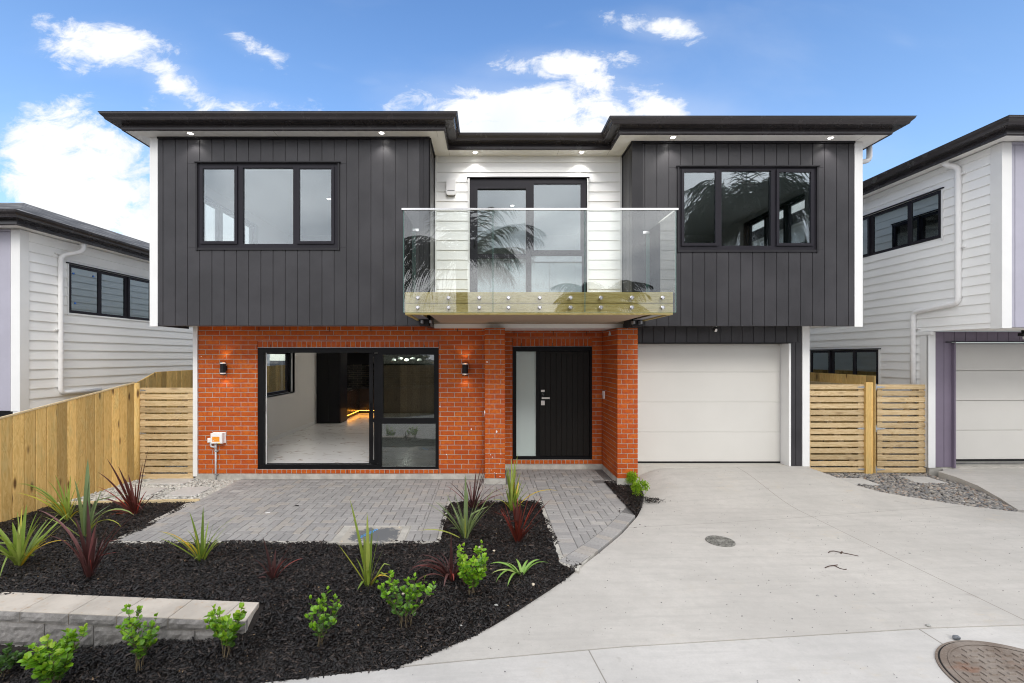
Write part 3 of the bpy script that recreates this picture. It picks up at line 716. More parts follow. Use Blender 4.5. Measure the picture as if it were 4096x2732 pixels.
def headers(mb, x0, x1, y0, y1, along, u=.105, halves=()):
    n = max(1, round(((x1 - x0) if along == 'x' else (y1 - y0)) / u))
    for i in range(n):
        if along == 'x': w = (x1 - x0) / n; p = shrink(x0 + i * w, x0 + (i + 1) * w, y0, y1)
        else: w = (y1 - y0) / n; p = shrink(x0, x1, y0 + i * w, y0 + (i + 1) * w)
        for h in halves: p = clip_half(p, *h) if p else p
        if p: paver(mb, p)
mb = MB()
VC = (-1.86, -.98, 5.44, 5.93)     # hole for the service cover
def patch(x0, x1, y0, y1):
    herring(mb, x0, x1, y0, y1)
headers(mb, -4.42, VC[0], 5.455, 5.66, 'x'); headers(mb, VC[1], -.60, 5.455, 5.66, 'x')
sl_ = [(-1, -.0, 4.42)]
patch(-4.42, VC[0], 5.66, 5.93); patch(VC[1], -.81, 5.66, 5.93); patch(-4.42, -.81, 5.93, 8.13)
headers(mb, -.81, -.60, 5.66, 6.98, 'y')
headers(mb, -.81, .84, 6.98, 7.19, 'x'); patch(-.81, -.05, 7.19, 8.13); patch(-.05, .84, 7.19, 7.83); patch(.36, .84, 7.83, 8.13)
o = mb.build('patio_paving', 'paver'); o['kind'] = 'structure'
# path with header borders and a curved end
mb = MB()
curve = [(.86, 4.70), (1.03, 4.90), (1.25, 5.16), (1.46, 5.43), (1.70, 5.75), (1.90, 6.06), (2.07, 6.33)]
def offs(d):
    out = []
    for i, p in enumerate(curve):
        a, b = curve[max(i - 1, 0)], curve[min(i + 1, len(curve) - 1)]; dx, dy = b[0] - a[0], b[1] - a[1]; l = math.hypot(dx, dy); out.append((p[0] - dy / l * d, p[1] + dx / l * d))
    return out
inner = offs(.205)
def halves_near(cx, cy):
    best = min(range(len(inner) - 1), key=lambda i: (.5 * (inner[i][0] + inner[i + 1][0]) - cx) ** 2 + (.5 * (inner[i][1] + inner[i + 1][1]) - cy) ** 2)
    a, b = inner[best], inner[best + 1]; dx, dy = b[0] - a[0], b[1] - a[1]; l = math.hypot(dx, dy); nx, ny = dy / l, -dx / l
    return (nx, ny, nx * a[0] + ny * a[1])
def put_path(p, lims):
    for h in lims: p = clip_half(p, *h) if p else p
    if not p: return
    cx = sum(q[0] for q in p) / len(p); cy = sum(q[1] for q in p) / len(p); p = clip_half(p, *halves_near(cx, cy))
    if p: paver(mb, p)
u = .105
for k in range(40):
    y = 8.13 - (k + 1) * u
    if y < 4.6: break
    put_path(shrink(.845, 1.05, y, y + u), [])
    if y < 7.9 : put_path(shrink(1.875, 2.08, y, y + u), [])
for i in range(-2, 12):
    for j in range(-2, 42):
        t = (i - j) % 4; a = 1.05 + i * u; c = 4.4 + j * u; lim = [(-1, 0, -1.05), (1, 0, 1.875), (0, 1, 8.13)]
        if t == 0: put_path(shrink(a, a + 2 * u, c, c + u), lim)
        elif t == 3: put_path(shrink(a, a + u, c, c + 2 * u), lim)
# curved soldier edge
cum = [0]
for a, b in zip(curve, curve[1:]): cum.append(cum[-1] + math.hypot(b[0] - a[0], b[1] - a[1]))
oc = offs(.004); n = round(cum[-1] / .107)
def along(line, s): return (float(np.interp(s, cum, [p[0] for p in line])), float(np.interp(s, cum, [p[1] for p in line])))
ic = offs(.200)
for i in range(1, n):
    s0, s1 = cum[-1] * i / n + .003, cum[-1] * (i + 1) / n - .003
    if i == n: break
    paver(mb, [along(oc, s0), along(oc, s1), along(ic, s1), along(ic, s0)])
# porch floor
herring(mb, .36, 2.10, 8.13, 8.90); herring(mb, 2.08, 2.27, 7.97, 8.13)
o = mb.build('entry_path', 'paver'); o['kind'] = 'structure'
# bedding mortar under the pavers, showing as a ragged lip at the edges
mb = MB()
for poly, z in (([(-4.50, 5.40), (-.56, 5.40), (-.56, 6.94), (.80, 6.94), (.79, 4.86), (.95, 4.70), (1.02, 4.84), (1.25, 5.20), (1.46, 5.48), (1.70, 5.80), (1.90, 6.12), (2.05, 6.36), (2.07, 7.90), (2.27, 7.93), (2.27, 8.95), (.3, 8.95), (.3, 8.2), (-4.56, 8.2)], -.008),):
    pts = []
    for i, p in enumerate(poly):
        q = poly[(i + 1) % len(poly)]; d = math.hypot(q[0] - p[0], q[1] - p[1]); k = max(1, int(d / .06))
        for t in range(k): pts.append((p[0] + (q[0] - p[0]) * t / k + random.uniform(-.012, .012), p[1] + (q[1] - p[1]) * t / k + random.uniform(-.02, .02)))
    surface('paving_bed', 'footing_concrete', pts, lambda x, y: z, .5, .1)

mb = MB()
for q in ([(-4.42, 5.455), (-1.87, 5.455), (-1.87, 5.93), (-.97, 5.93), (-.97, 5.455), (-.60, 5.455), (-.60, 6.98), (.843, 6.98), (.843, 5.06), (1.02, 4.88), (1.25, 5.17), (1.46, 5.45), (1.70, 5.77), (1.90, 6.08), (2.06, 6.34), (2.08, 7.97), (2.26, 7.97), (2.26, 8.9), (.35, 8.9), (.35, 8.19), (-4.42, 8.19)],):
    mb.prism(q, -.02, -.0062)
o = mb.build('paving_sand', 'joint_sand'); o['kind'] = 'structure'

# ---- timber edging board
mb = MB(o=(-6.42, 6.80), a=(math.cos(.070), math.sin(.070))); mb.box(0, 2.03, 0, .045, -.12, .022); o = mb.build('garden_edging', 'edging_timber', loc=(-6.42, 6.8, 0)); tag(o, 'pale timber edging board between the pebbles and the black mulch', 'edging')

# ---- retaining wall
wall = empty('retaining_wall', (WO[0], WO[1], -.4), 'low retaining wall of split grey concrete blocks with smooth caps', 'wall')
random.seed(5)
def rough_block(name, mat, x0, x1, z0, z1, yf, yb, rough=True):
    mb = MB(WO, WA); nx_, nz_ = max(4, int((x1 - x0) / .035)), max(3, int((z1 - z0) / .03)); g = .004; vs = []; fs = []
    for j in range(nz_ + 1):
        for i in range(nx_ + 1):
            e = (i in (0, nx_)) or (j in (0, nz_)); yy = yf + (.014 if e else random.uniform(-.006, .007))
            vs.append((x0 + g + (x1 - x0 - 2 * g) * i / nx_, yy, z0 + .002 + (z1 - z0 - .004) * j / nz_))
    for j in range(nz_):
        for i in range(nx_): fs.append((j * (nx_ + 1) + i, j * (nx_ + 1) + i + 1, (j + 1) * (nx_ + 1) + i + 1, (j + 1) * (nx_ + 1) + i))
    rr = random.random(); mb.raw(vs, fs, rr)
    a, b, c, d = x0 + g, x1 - g, z0 + .002, z1 - .002
    mb.raw([(a, yf + .014, c), (b, yf + .014, c), (b, yf + .014, d), (a, yf + .014, d), (a, yb, c), (b, yb, c), (b, yb, d), (a, yb, d)], [(0, 4, 5, 1), (1, 5, 6, 2), (3, 2, 6, 7), (0, 3, 7, 4), (4, 7, 6, 5)], rr)
    return mb.build(name, mat, wall)
xs_ = [-2.59, -2.13, -1.67, -1.21, -.75, -.29, .17, .62, 1.06, 1.52, 1.98, 2.2]
for a, b in zip(xs_, xs_[1:]):
    mb = MB(WO, WA); mb.prism([(a + .003, .012), (b - .003, .012), (b - .003 - (.05 if b > 2.1 else 0), .30), (a + .003, .30)], -.095, .004, .004, r=random.random()); mb.build('cap_block', 'stone_cap', wall)
    rough_block('cap_face', 'split_stone', a, b, -.094, -.002, -.004, .05)
x = -2.8
while x < 2.1:
    rough_block('wall_block', 'split_stone', x, min(x + .455, 2.18), -.292, -.098, .008, .26); x += .455
x = -2.55
while x < 2.1:
    rough_block('wall_block', 'split_stone', x, min(x + .455, 2.15), -.49, -.296, .016, .26); x += .455

# ---- drain grate
gx0, gy0, _ = G(2881, 2166, drive_z); gz0 = drive_z(gx0, gy0)
gt = empty('drain_grate', (gx0, gy0, gz0), 'round slotted metal drain grate set in the middle of the driveway', 'drain')
ring = [(gx0 + .155 * math.cos(t), gy0 + .155 * math.sin(t)) for t in np.linspace(0, 2 * math.pi, 40, endpoint=False)]
mb = MB(); mb.prism(ring, gz0 - .01, gz0 + .004, 0); mb.build('slot_recess', 'dark_slot', gt)
mb = MB()
def chord(y, hw, x_in=None):
    r_ = .143; a = math.sqrt(max(0, r_ * r_ - y * y)); return a
for k in range(7):
    y = -.123 + k * .041
    a = chord(y, .01)
    mb.box(gx0 - a, gx0 + a, gy0 + y - .0095, gy0 + y + .0095, gz0 + .0042, gz0 + .012)
mb.box(gx0 - .04, gx0 + .05, gy0 - .04, gy0 + .04, gz0 + .0043, gz0 + .0123); each(mb, 'grate_bars', 'grate_metal', gt)
mb = MB(); vs = []; fs = []
for i in range(40):
    t = 2 * math.pi * i / 40
    for r_, z_ in ((.163, .002), (.160, .011), (.142, .011), (.140, .003)): vs.append((gx0 + r_ * math.cos(t), gy0 + r_ * math.sin(t), gz0 + z_))
for i in range(40):
    j = (i + 1) % 40
    for k in range(3): fs.append((i * 4 + k, j * 4 + k, j * 4 + k + 1, i * 4 + k + 1))
mb.raw(vs, fs); mb.build('rim', 'grate_metal', gt)

# ---- manhole cover in the street
m, n, b = new_mat('rusty_iron'); g = N(n, 'ShaderNodeNewGeometry').outputs['Position']
col = MIX(n, SS(n, noise(n, g, 4, 5, .65), .35, .7), (.15, .115, .09), (.23, .195, .165)); col = MIX(n, SS(n, noise(n, g, 3, 3, .6, off=None, stretch=(1, 2, 1)), .55, .75, 0, .7), col, (.19, .085, .045)); col = MIX(n, SS(n, noise(n, g, 70, 3, .7), .5, .8, 0, .5), col, (.36, .31, .26))
L(n, col, b.inputs['Base Color']); b.inputs['Roughness'].default_value = .8; bump(n, b, noise(n, g, 120, 4, .7), .5, .003)
mcx, mcy, mr = 3.70, 3.03, .49; mz = lambda x: street_z(x)
mh = empty('manhole_cover', (mcx, mcy, mz(mcx)), 'large round rusty cast iron manhole cover in the pale street concrete', 'manhole cover')
tilt = .025
def mhp(x, y, dz): return (mcx + x, mcy + y, mz(mcx) + tilt * x + dz)
def disc(mb, r0, z0, r1, z1, nseg=64, fill=True):
    vs = [mhp(r0 * math.cos(2 * math.pi * i / nseg), r0 * math.sin(2 * math.pi * i / nseg), z0) for i in range(nseg)] + [mhp(r1 * math.cos(2 * math.pi * i / nseg), r1 * math.sin(2 * math.pi * i / nseg), z1) for i in range(nseg)]
    fs = [(i, (i + 1) % nseg, nseg + (i + 1) % nseg, nseg + i) for i in range(nseg)]
    if fill: fs.append(tuple(range(nseg, 2 * nseg)))
    mb.raw(vs, fs)
mb = MB(); disc(mb, mr + .022, -.01, mr + .020, .003, fill=True); mb.build('frame_ring', 'rusty_iron', mh)
mb = MB(); disc(mb, mr + .005, .0035, mr + .0045, .0045); mb.build('gap_ring', 'dark_slot', mh)
mb = MB(); disc(mb, mr - .002, .0, mr - .006, .010)
p = .062; random.seed(3)
for i in range(-9, 10):
    for j in range(-9, 10):
        x, y = i * p, j * p
        if math.hypot(x, y) > mr - .085 or (abs(x) < .16 and abs(y) < .055): continue
        hx, hy = (.024, .009) if (i + j) % 2 else (.009, .024)
        q = [mhp(x + a * hx, y + b_ * hy, .0095) for a, b_ in ((-1, -1), (1, -1), (1, 1), (-1, 1))] + [mhp(x + a * hx * .8, y + b_ * hy * .8, .019) for a, b_ in ((-1, -1), (1, -1), (1, 1), (-1, 1))]
        mb.raw(q, [(4, 5, 6, 7), (0, 1, 5, 4), (1, 2, 6, 5), (2, 3, 7, 6), (3, 0, 4, 7)])
disc(mb, mr - .045, .0095, mr - .046, .015, fill=False); disc(mb, mr - .046, .015, mr - .056, .015, fill=False)
mb.build('lid', 'rusty_iron', mh)
# chipped stone and pebble at the cracked corner
random.seed(9)
def stone(x, y, z, sx, sy, sz, mat, label, name='stone', rot=0):
    bm = bmesh.new(); bmesh.ops.create_icosphere(bm, subdivisions=2, radius=1)
    for v in bm.verts: v.co *= random.uniform(.82, 1.12)
    for v in bm.verts: v.co = Vector((v.co.x * sx, v.co.y * sy, v.co.z * sz))
    bmesh.ops.rotate(bm, verts=bm.verts, cent=(0, 0, 0), matrix=Matrix.Rotation(rot, 3, 'Z'))
    me = bpy.data.meshes.new(name); bm.to_mesh(me); bm.free(); me.materials.append(MATS[mat]); o = bpy.data.objects.new(name, me); COL.objects.link(o); o.location = (x, y, z)
    tag(o, label, 'stone'); return o
simple('blue_grey_stone', (.14, .15, .165), .8, var=.3, nscale=60, bstr=.5); simple('pale_chip', (.55, .47, .36), .8, var=.2, nscale=60); simple('grey_chip', (.33, .33, .31), .8, var=.2, nscale=60)
x_, y_, z_ = G(3826, 2556, street_z); stone(x_, y_, z_ + .012, .032, .02, .018, 'blue_grey_stone', 'blue grey stone lying in the chipped hole beside the rusty manhole cover')
x_, y_, z_ = G(3714, 2505, street_z); stone(x_, y_, z_ + .008, .022, .015, .01, 'grey_chip', 'small flat grey stone on the joint where driveway meets street')
for (u, v, s, mt, lb) in [(1918, 2196, .020, 'pale_chip', 'pale wood chip on the mulch above the light green shrub beside the droopy purple flax'), (1976, 2210, .022, 'pale_chip', 'square pale wood offcut on the mulch near the paved path'), (2133, 2346, .024, 'pale_chip', 'pale stone on the mulch beside the strappy low plant and driveway edge'),
                          (1985, 2429, .018, 'grey_chip', 'rounded pale grey stone at the mulch edge below the strappy plant'), (1844, 2511, .012, 'grey_chip', 'tiny white stone at the mulch edge beside the widest part of the driveway curve'), (1612, 2384, .022, 'pale_chip', 'pale wood chip caught under the shrub nearest the driveway tip')]:
    x_, y_, z_ = G(u, v, bed_z); stone(x_, y_, z_ + .02, s, s * .7, s * .45, mt, lb, rot=random.random() * 3)
for (u, v, s) in [(2910, 2131, .012), (3106, 2130, .010), (3273, 2104, .010), (3352, 2153, .013), (3271, 2383, .014), (3344, 2385, .012), (3495, 2376, .011), (3640, 2214, .014), (3240, 1940, .012), (3170, 2020, .010)]:
    x_, y_, z_ = G(u, v, drive_z); o = stone(x_, y_, z_ + .003, s, s * .8, s * .5, 'grey_chip', 'tiny grey bit of grit lying on the bare driveway concrete', 'grit'); o['group'] = 'grit on the driveway'
gxs_ = RNG.uniform(-.6, 7.4, 1500); gys_ = RNG.uniform(2.6, 8.0, 1500); kk = inpoly(gxs_, gys_, dpoly) | (gys_ < 3.35); gxs_, gys_ = gxs_[kk], gys_[kk]; n_ = len(gxs_); sz_ = RNG.uniform(.002, .0075, n_) * RNG.uniform(.5, 1.2, n_)
o = instanced('grit', 'stone_pebble_mixed', cv, cf, np.stack([gxs_, gys_, np.array([(drive_z(a, b_) if b_ > curb_y(a) else street_z(a)) + .001 for a, b_ in zip(gxs_, gys_)])], 1), eul(RNG.normal(0, .3, n_), RNG.normal(0, .3, n_), RNG.uniform(0, 6.28, n_)), np.stack([sz_ * 1.6, sz_, sz_ * .6], 1), RNG.uniform(0, .5, n_))
tag(o, 'fine grit and bark crumbs scattered over the driveway and street concrete', 'grit', kind='stuff')
# two rusty tie wires
for pts, lb in (([(3314, 2213), (3320, 2208), (3335, 2207), (3366, 2212), (3405, 2219), (3434, 2225)], 'longer rusty tie wire lying on the driveway, the one farther from the street'), ([(3300, 2273), (3315, 2268), (3333, 2265), (3345, 2268), (3360, 2275), (3378, 2279), (3386, 2278)], 'shorter bent rusty tie wire lying on the driveway, the one nearer the street')):
    mb = MB(); q = [G(u, v, drive_z) for u, v in pts]; mb.tube([(a, b_, c + .006 + .004 * math.sin(i)) for i, (a, b_, c) in enumerate(q)], .0042, 6)
    if len(pts) == 7: a, b_, c = G(3333, 2265, drive_z); e = G(3350, 2263, drive_z); mb.tube([(a, b_, c + .008), (e[0], e[1], e[2] + .01)], .004, 6)
    else: a, b_, c = G(3368, 2210, drive_z); e = G(3364, 2216, drive_z); mb.tube([(a, b_, c + .012), (e[0], e[1], e[2] + .006)], .006, 6)
    o = mb.build('tie_wire', 'rust_wire', loc=q[0]); tag(o, lb, 'wire')

# ---- service cover in the patio
sc = empty('service_cover', (-1.42, 5.45, 0), 'worn black plastic service cover smeared with mortar, set in the patio edge', 'service cover')
mb = MB(); mb.prism([(-1.85, 5.40), (-.99, 5.40), (-.985, 5.925), (-1.855, 5.925)], -.06, .0015, .003); mb.build('surround', 'footing_concrete', sc)
mb = MB(); mb.prism([(-1.76, 5.37), (-1.08, 5.37), (-1.08, 5.88), (-1.76, 5.88)], -.07, .006, .004); mb.build('lid', 'worn_cover', sc)
fc = bpy.data.curves.new('painted_word', 'FONT'); fc.body = 'HYFLOW'; fc.size = .075; fc.extrude = .0005; fo = bpy.data.objects.new('painted_word', fc); COL.objects.link(fo)
bpy.context.view_layer.update(); dg = bpy.context.evaluated_depsgraph_get(); me = bpy.data.meshes.new_from_object(fo.evaluated_get(dg)); bpy.data.objects.remove(fo)
me.materials.clear(); me.materials.append(MATS['blue_paint']); fo = bpy.data.objects.new('painted_word', me); COL.objects.link(fo); fo.parent = sc; fo.location = (-.10, .06, .0075); fo.rotation_euler = (0, 0, R(60))
mb = MB()
for (x, y) in ((-1.72, 5.40), (-1.12, 5.85), (-1.72, 5.85)): mb.tube([(x, y, .004), (x, y, .014)], .012, 10)
each(mb, 'bolt', 'pale_chip', sc)
# ============================================================ THE HOUSE
random.seed(21)
YL, YR, YC, YB, YD, YP = 7.45, 7.60, 8.15, 8.20, 8.93, 7.88   # left box, right box, white recess, brick wall, door wall, pillar fronts
ZS = 5.79                                                     # soffit
house = empty('house', (0, 8.2, 0), 'two storey house with dark upper cladding, orange brick below and a glass balcony', 'house')
def rect(u0, u1, v0, v1, Y): return (X(u0, Y), X(u1, Y), Z(v1, Y), Z(v0, Y))

# --- front windows and their holes
wL = rect(794, 1353, 655, 992, YL); wR = rect(2714, 3262, 671, 1000, YR); dC = rect(1879, 2346, 716, 1180, YC)
dC = (dC[0], dC[1], 3.06, dC[3])
sD = rect(1030, 1755, 1391, 1876, YB); fD = rect(2050, 2369, 1386, 1838, YD)

# --- upper left and right dark boxes (vertical panels)
mb = MB(); vpanels(mb, -5.375, -1.095, 2.708, 5.755, YL, -1.093, .2, [wL]); mb.build('vertical_cladding', 'dark_cladding', house)
mb = MB(); vpanels(mb, 2.60, 6.13, 2.714, 5.755, YR, 4.635, .2, [wR]); mb.build('vertical_cladding', 'dark_cladding', house)
mb = MB((-.945, YL), (0, 1)); vpanels(mb, .06, .70, 2.708, 5.755, 0, .15, .19, gap=.008); mb.build('vertical_cladding', 'dark_cladding', house)
mb = MB((2.43, YC), (0, -1)); vpanels(mb, .0, .49, 2.714, 5.755, 0, .05, .19, gap=.008); mb.build('vertical_cladding', 'dark_cladding', house)
mb = MB()
for (a, b, y0) in ((-1.095, -1.03, YL - .022), (-1.027, -.93, YL - .03)): mb.box(a, b, y0, YL + .06, 2.700, 5.755)
mb.box(-.945, -.925, YL - .03, YL + .06, 2.700, 5.755)
each(mb, 'corner_trim', 'dark_timber_trim', house)
mb = MB(); mb.box(2.418, 2.50, YR - .03, YR + .06, 2.706, 5.755); mb.box(2.503, 2.60, YR - .022, YR + .06, 2.706, 5.755); each(mb, 'corner_trim', 'dark_timber_trim', house)
mb = MB(); mb.box(-5.375, -.93, YL - .035, YL + .01, 5.757, ZS - .002); mb.box(-.943, -.915, YL + .012, YC, 5.757, ZS - .002); mb.box(2.405, 6.13, YR - .035, YR + .01, 5.757, ZS - .002); mb.box(2.405, 2.428, YR + .012, YC, 5.757, ZS - .002); each(mb, 'head_trim', 'dark_timber_trim', house)

# --- white side walls + corner boards
def side_wall(o, a, length, z0, z1, phase, holes=(), name='weatherboard_wall', parent=None, pitch=.174):
    mb = MB(o, a); weatherboards(mb, 0, length, z0, z1, 0, phase, pitch, holes)
    for p, q, c, d in cut(0, length, z0, z1, holes): mb.box(p, q, .012, .10, c, d)
    return mb.build(name, 'white_weatherboard', parent or house)
iwL = (17.0 - 10.6, 17.0 - 8.62, 4.40, 5.25)   # left side upper window, local x measured from the back
side_wall((-5.48, 17.0), (0, -1), 17 - YL - .10, 2.75, ZS - .002, 2.9, [iwL])
iwR = (8.73 - YR, 10.80 - YR, 4.40, 5.35)
side_wall((6.24, YR), (0, 1), 17 - YR, 2.75, ZS - .002, 2.9, [iwR])
llw = (17.0 - 11.95, 17.0 - 9.35, 1.28, 2.32)  # lower left living room window
side_wall((-5.24, 17.0), (0, -1), 17 - YB - .09, .05, 2.75, .1, [llw])
side_wall((5.78, YB + .09), (0, 1), 17 - YB - .09, .05, 2.75, .1)
mb = MB((6.24, 17), (-1, 0)); weatherboards(mb, 0, 11.72, 0, ZS - .002, 0, .1, .174); mb.box(0, 11.72, .012, .1, 0, ZS - .002); mb.build('weatherboard_wall', 'white_weatherboard', house)
mb = MB(); mb.box(-5.505, -5.376, YL - .018, YL + .02, 2.695, ZS - .003); mb.box(-5.505, -5.475, YL + .021, YL + .12, 2.695, ZS - .003)
mb.box(6.131, 6.264, YR - .018, YR + .02, 2.70, ZS - .003); mb.box(6.236, 6.264, YR + .021, YR + .12, 2.70, ZS - .003)
mb.box(-5.283, -5.205, YB - .02, YB + .03, .05, 2.748); mb.box(-5.283, -5.25, YB + .031, YB + .1, .05, 2.748)
mb.box(5.672, 5.80, YB - .025, YB + .03, .175, 2.748); mb.box(5.77, 5.80, YB + .031, YB + .1, .175, 2.748)
each(mb, 'corner_board', 'white_paint', house)

# --- white recess wall above the door
mb = MB(); weatherboards(mb, -.925, 2.41, 2.9, ZS - .001, YC, 5.499 - .174 * 20, .174, [(dC[0] - .02, dC[1] + .02, dC[2], dC[3] + .02)], t=.022)
for p, q, a, b in cut(-.925, 2.41, 2.75, ZS - .002, [dC]): mb.box(p, q, YC + .012, YC + .1, a, b)
mb.build('weatherboard_wall', 'white_weatherboard', house)
mb = MB(); mb.box(-.924, -.895, YC - .03, YC - .0, 3.0, ZS - .003); mb.box(2.382, 2.410, YC - .03, YC, 3.0, ZS - .003); mb.box(dC[0] - .024, dC[0] - .002, YC - .045, YC, 3.0, dC[3]); mb.box(dC[1] + .002, dC[1] + .024, YC - .045, YC, 3.0, dC[3]); each(mb, 'scriber_trim', 'white_paint', house)

# --- brickwork
mb, mo = MB(), MB(); zb = .092
lint = (sD[0], sD[1], sD[3], sD[3] + .118); sill = (sD[0] + .0, sD[1] - .0, sD[2] - .082, sD[2])
bricks(mb, mo, -5.20, -.036, zb, 2.752, YB, [(sD[0], sD[1], sill[2], lint[3])], phase=.0)
soldiers(mb, mo, sD[0] + .003, sD[1] - .003, lint[2] + .004, lint[3], YB); soldiers(mb, mo, sD[0] + .003, sD[1] - .003, sill[2], sill[3] - .004, YB - .016)
o = mb.build('brick_wall', 'brick', house); mo.build('mortar', 'mortar', o)
mb, mo = MB(), MB()      # door wall
lint = (fD[0], fD[1], fD[3], fD[3] + .155); sill = (fD[0], fD[1], fD[2] - .085, fD[2])
bricks(mb, mo, .31, 2.26, zb, 2.712, YD, [(fD[0], fD[1], sill[2], lint[3])], phase=-.09)
soldiers(mb, mo, fD[0] + .003, fD[1] - .003, lint[2] + .004, lint[3], YD); soldiers(mb, mo, fD[0] + .003, fD[1] - .003, sill[2], sill[3] - .004, YD - .016)
o = mb.build('brick_wall', 'brick', house); mo.build('mortar', 'mortar', o)
def pillar(x0, x1, yf, yb, left_len, right_len):
    """front face plus both returns"""
    mb, mo = MB(), MB(); w = x1 - x0; k = 0; z = zb
    while z < 2.69:
        a, b = z + .005, min(z + BP, 2.70) - .005
        cuts = [0, w / 2, w] if k % 2 == 0 else [0, w * .215, w * .785, w]
        for p, q in zip(cuts, cuts[1:]): mb.bbox(x0 + p + (.005 if p else 0), x0 + q - (.005 if q < w else 0), yf + random.uniform(-.001, .001), yf + .098, a, b, .0022, rand=True)
        z += BP; k += 1
    mo.box(x0 + .006, x1 - .006, yf + .006, yf + .1, zb, 2.70)
    for (o_, a_, ln) in (((x0, yb), (0, -1), left_len), ((x1, yf), (0, 1), right_len)):
        m2 = MB(o_, a_); m3 = MB(o_, a_)
        lo, hi = (yb - yf - ln, yb - yf - .101) if a_[1] < 0 else (.101, ln)
        if a_[1] < 0: lo = max(0, yb - yf - ln)
        if hi - lo > .03: bricks(m2, m3, lo, hi, zb, 2.70, 0, pitch=.2565 if hi - lo > .3 else .16, phase=.07, depth=.09)
        for src, dst in ((m2, mb), (m3, mo)):
            bse = len(dst.v); dst.v += src.v; dst.f += [tuple(i + bse for i in f) for f in src.f]; dst.r += src.r
    o = mb.build('brick_pillar', 'brick', house); each(mo, 'mortar', 'mortar', o); return o
pillar(-.035, .318, YP, YD, .32, 1.05); pillar(2.262, 2.615, YP, YD, 1.05, .50)
mb = MB(); mb.box(-.034, .316, 8.20, 8.93, zb, 2.71); mb.box(2.36, 2.515, 7.98, 8.93, zb, 2.71); each(mb, 'mortar', 'mortar', house)   # cores behind the returns
# weep slots
mb = MB()
for uu in (1036, 1160, 1317, 1484, 1655, 1830): mb.box(X(uu, YB) - .005, X(uu, YB) + .005, YB - .0035, YB, 2.655, 2.735)
for uu in (1083, 1236, 1388, 1544, 1699): mb.box(X(uu, YB) - .005, X(uu, YB) + .005, YB - .0035, YB, sD[3] + .008, sD[3] + .055)
for uu in (1390, 1544, 1824): mb.box(X(uu, YB) - .004, X(uu, YB) + .004, YB - .019 if uu < 1750 else YB - .0035, YB - .0, .10, .168)
for uu, z0_, z1_ in ((2056, 2.62, 2.70), (2213, 2.62, 2.70), (2346, 2.62, 2.70), (2085, fD[3] + .01, fD[3] + .07), (2211, fD[3] + .01, fD[3] + .07), (2336, fD[3] + .01, fD[3] + .07)): mb.box(X(uu, YD) - .005, X(uu, YD) + .005, YD - .0035, YD, z0_, z1_)
mb.box(2.435, 2.443, YP - .0035, YP, .10, .168); mb.box(.145, .153, YP - .0035, YP, .10, .168)
each(mb, 'weep_slot', 'dark_slot', house)
# paint splashes on bricks
random.seed(4); mb = MB()
for (u, v, a, b) in [(1949, 1448, 9, 7), (1885, 1717, 5, 10), (1939, 1648, 4, 14), (1986, 1726, 8, 14), (1760, 1626, 5, 8), (1786, 1818, 5, 5), (1940, 1339, 3, 3), (1969, 1829, 3, 8), (1963, 1819, 4, 5), (2003, 1815, 4, 6), (1999, 1855, 3, 5), (1966, 1880, 3, 3), (2000, 1906, 4, 6), (1937, 1660, 3, 10), (805, 1426, 4, 4), (1985, 1893, 4, 4), (1977, 1300 + 590, 3, 3)]:
    Y = YP if u > 1938 else YB; x, z = X(u, Y), Z(v, Y); rx, rz = a / 2 / F * Y, b / 2 / F * Y; n = 7
    ring = [(x + rx * math.cos(6.28 * i / n) * random.uniform(.6, 1.2), z + rz * math.sin(6.28 * i / n) * random.uniform(.6, 1.2)) for i in range(n)]
    mb.raw([(p, Y - .0035, q) for p, q in ring] + [(p, Y, q) for p, q in ring], [tuple(range(n))] + [(i, (i + 1) % n, n + (i + 1) % n, n + i) for i in range(n)])
each(mb, 'paint_splash', 'white_paint', house)
# footing
mb = MB(); mb.box(-5.24, -.02, YB - .012, YB + .3, -.3, zb - .001); mb.box(-.045, .326, YP - .016, YB - .013, -.3, zb - .001); mb.box(.327, 2.254, YD - .012, YD + .3, -.3, zb - .001); mb.box(2.255, 2.625, YP - .016, YD + .3, -.3, zb - .001); mb.box(5.40, 5.80, YB - .01, YB + .3, -.2, .178)
each(mb, 'footing', 'footing_concrete', house)

# --- garage front
mb = MB(); gd = (2.62, 5.43, .232, 2.457)
vpanels(mb, 2.515, 5.672, 2.457, 2.748, YB, 4.60, .2, [], gap=.008); vpanels(mb, 5.47, 5.672, .20, 2.457, YB, 5.56, .2, [])
mb.build('vertical_cladding', 'dark_cladding', house)
mb = MB(); mb.box(2.62, 5.50, YB - .035, YB + .01, 2.440, 2.457); mb.build('door_flashing', 'dark_timber_trim', house)
mb = MB(); mb.box(5.431, 5.468, YB - .02, 8.50, .19, 2.438); mb.box(2.56, 2.62, YB, 8.50, .19, 2.438); each(mb, 'door_reveal', 'white_paint', house)
gdo = MB(); nz = 4; zt, zbm = 2.44, .262
gdo.box(2.62, 5.431, 8.50, 8.53, .24, 2.46); gdo = gdo.build('garage_door', 'garage_door_paint', house)
tops = [2.44, Z(1488, 8.42), Z(1608, 8.42), Z(1728, 8.42), .262]
for a, b in zip(tops, tops[1:]):
    mb = MB(); mb.bbox(2.622, 5.429, 8.42, 8.50, b + .0014, a - .0014, .003); mb.build('door_panel', 'garage_door_paint', gdo)
mb = MB(); mb.box(2.622, 5.429, 8.418, 8.46, .233, .263); mb.build('rubber_seal', 'black_plastic', gdo)
mb = MB(); mb.box(2.62, 5.431, 8.53, 8.6, .24, 2.72); mb.box(2.62, 5.431, YB + .09, 8.53, 2.462, 2.72); each(mb, 'garage_wall', 'dark_slot', house)

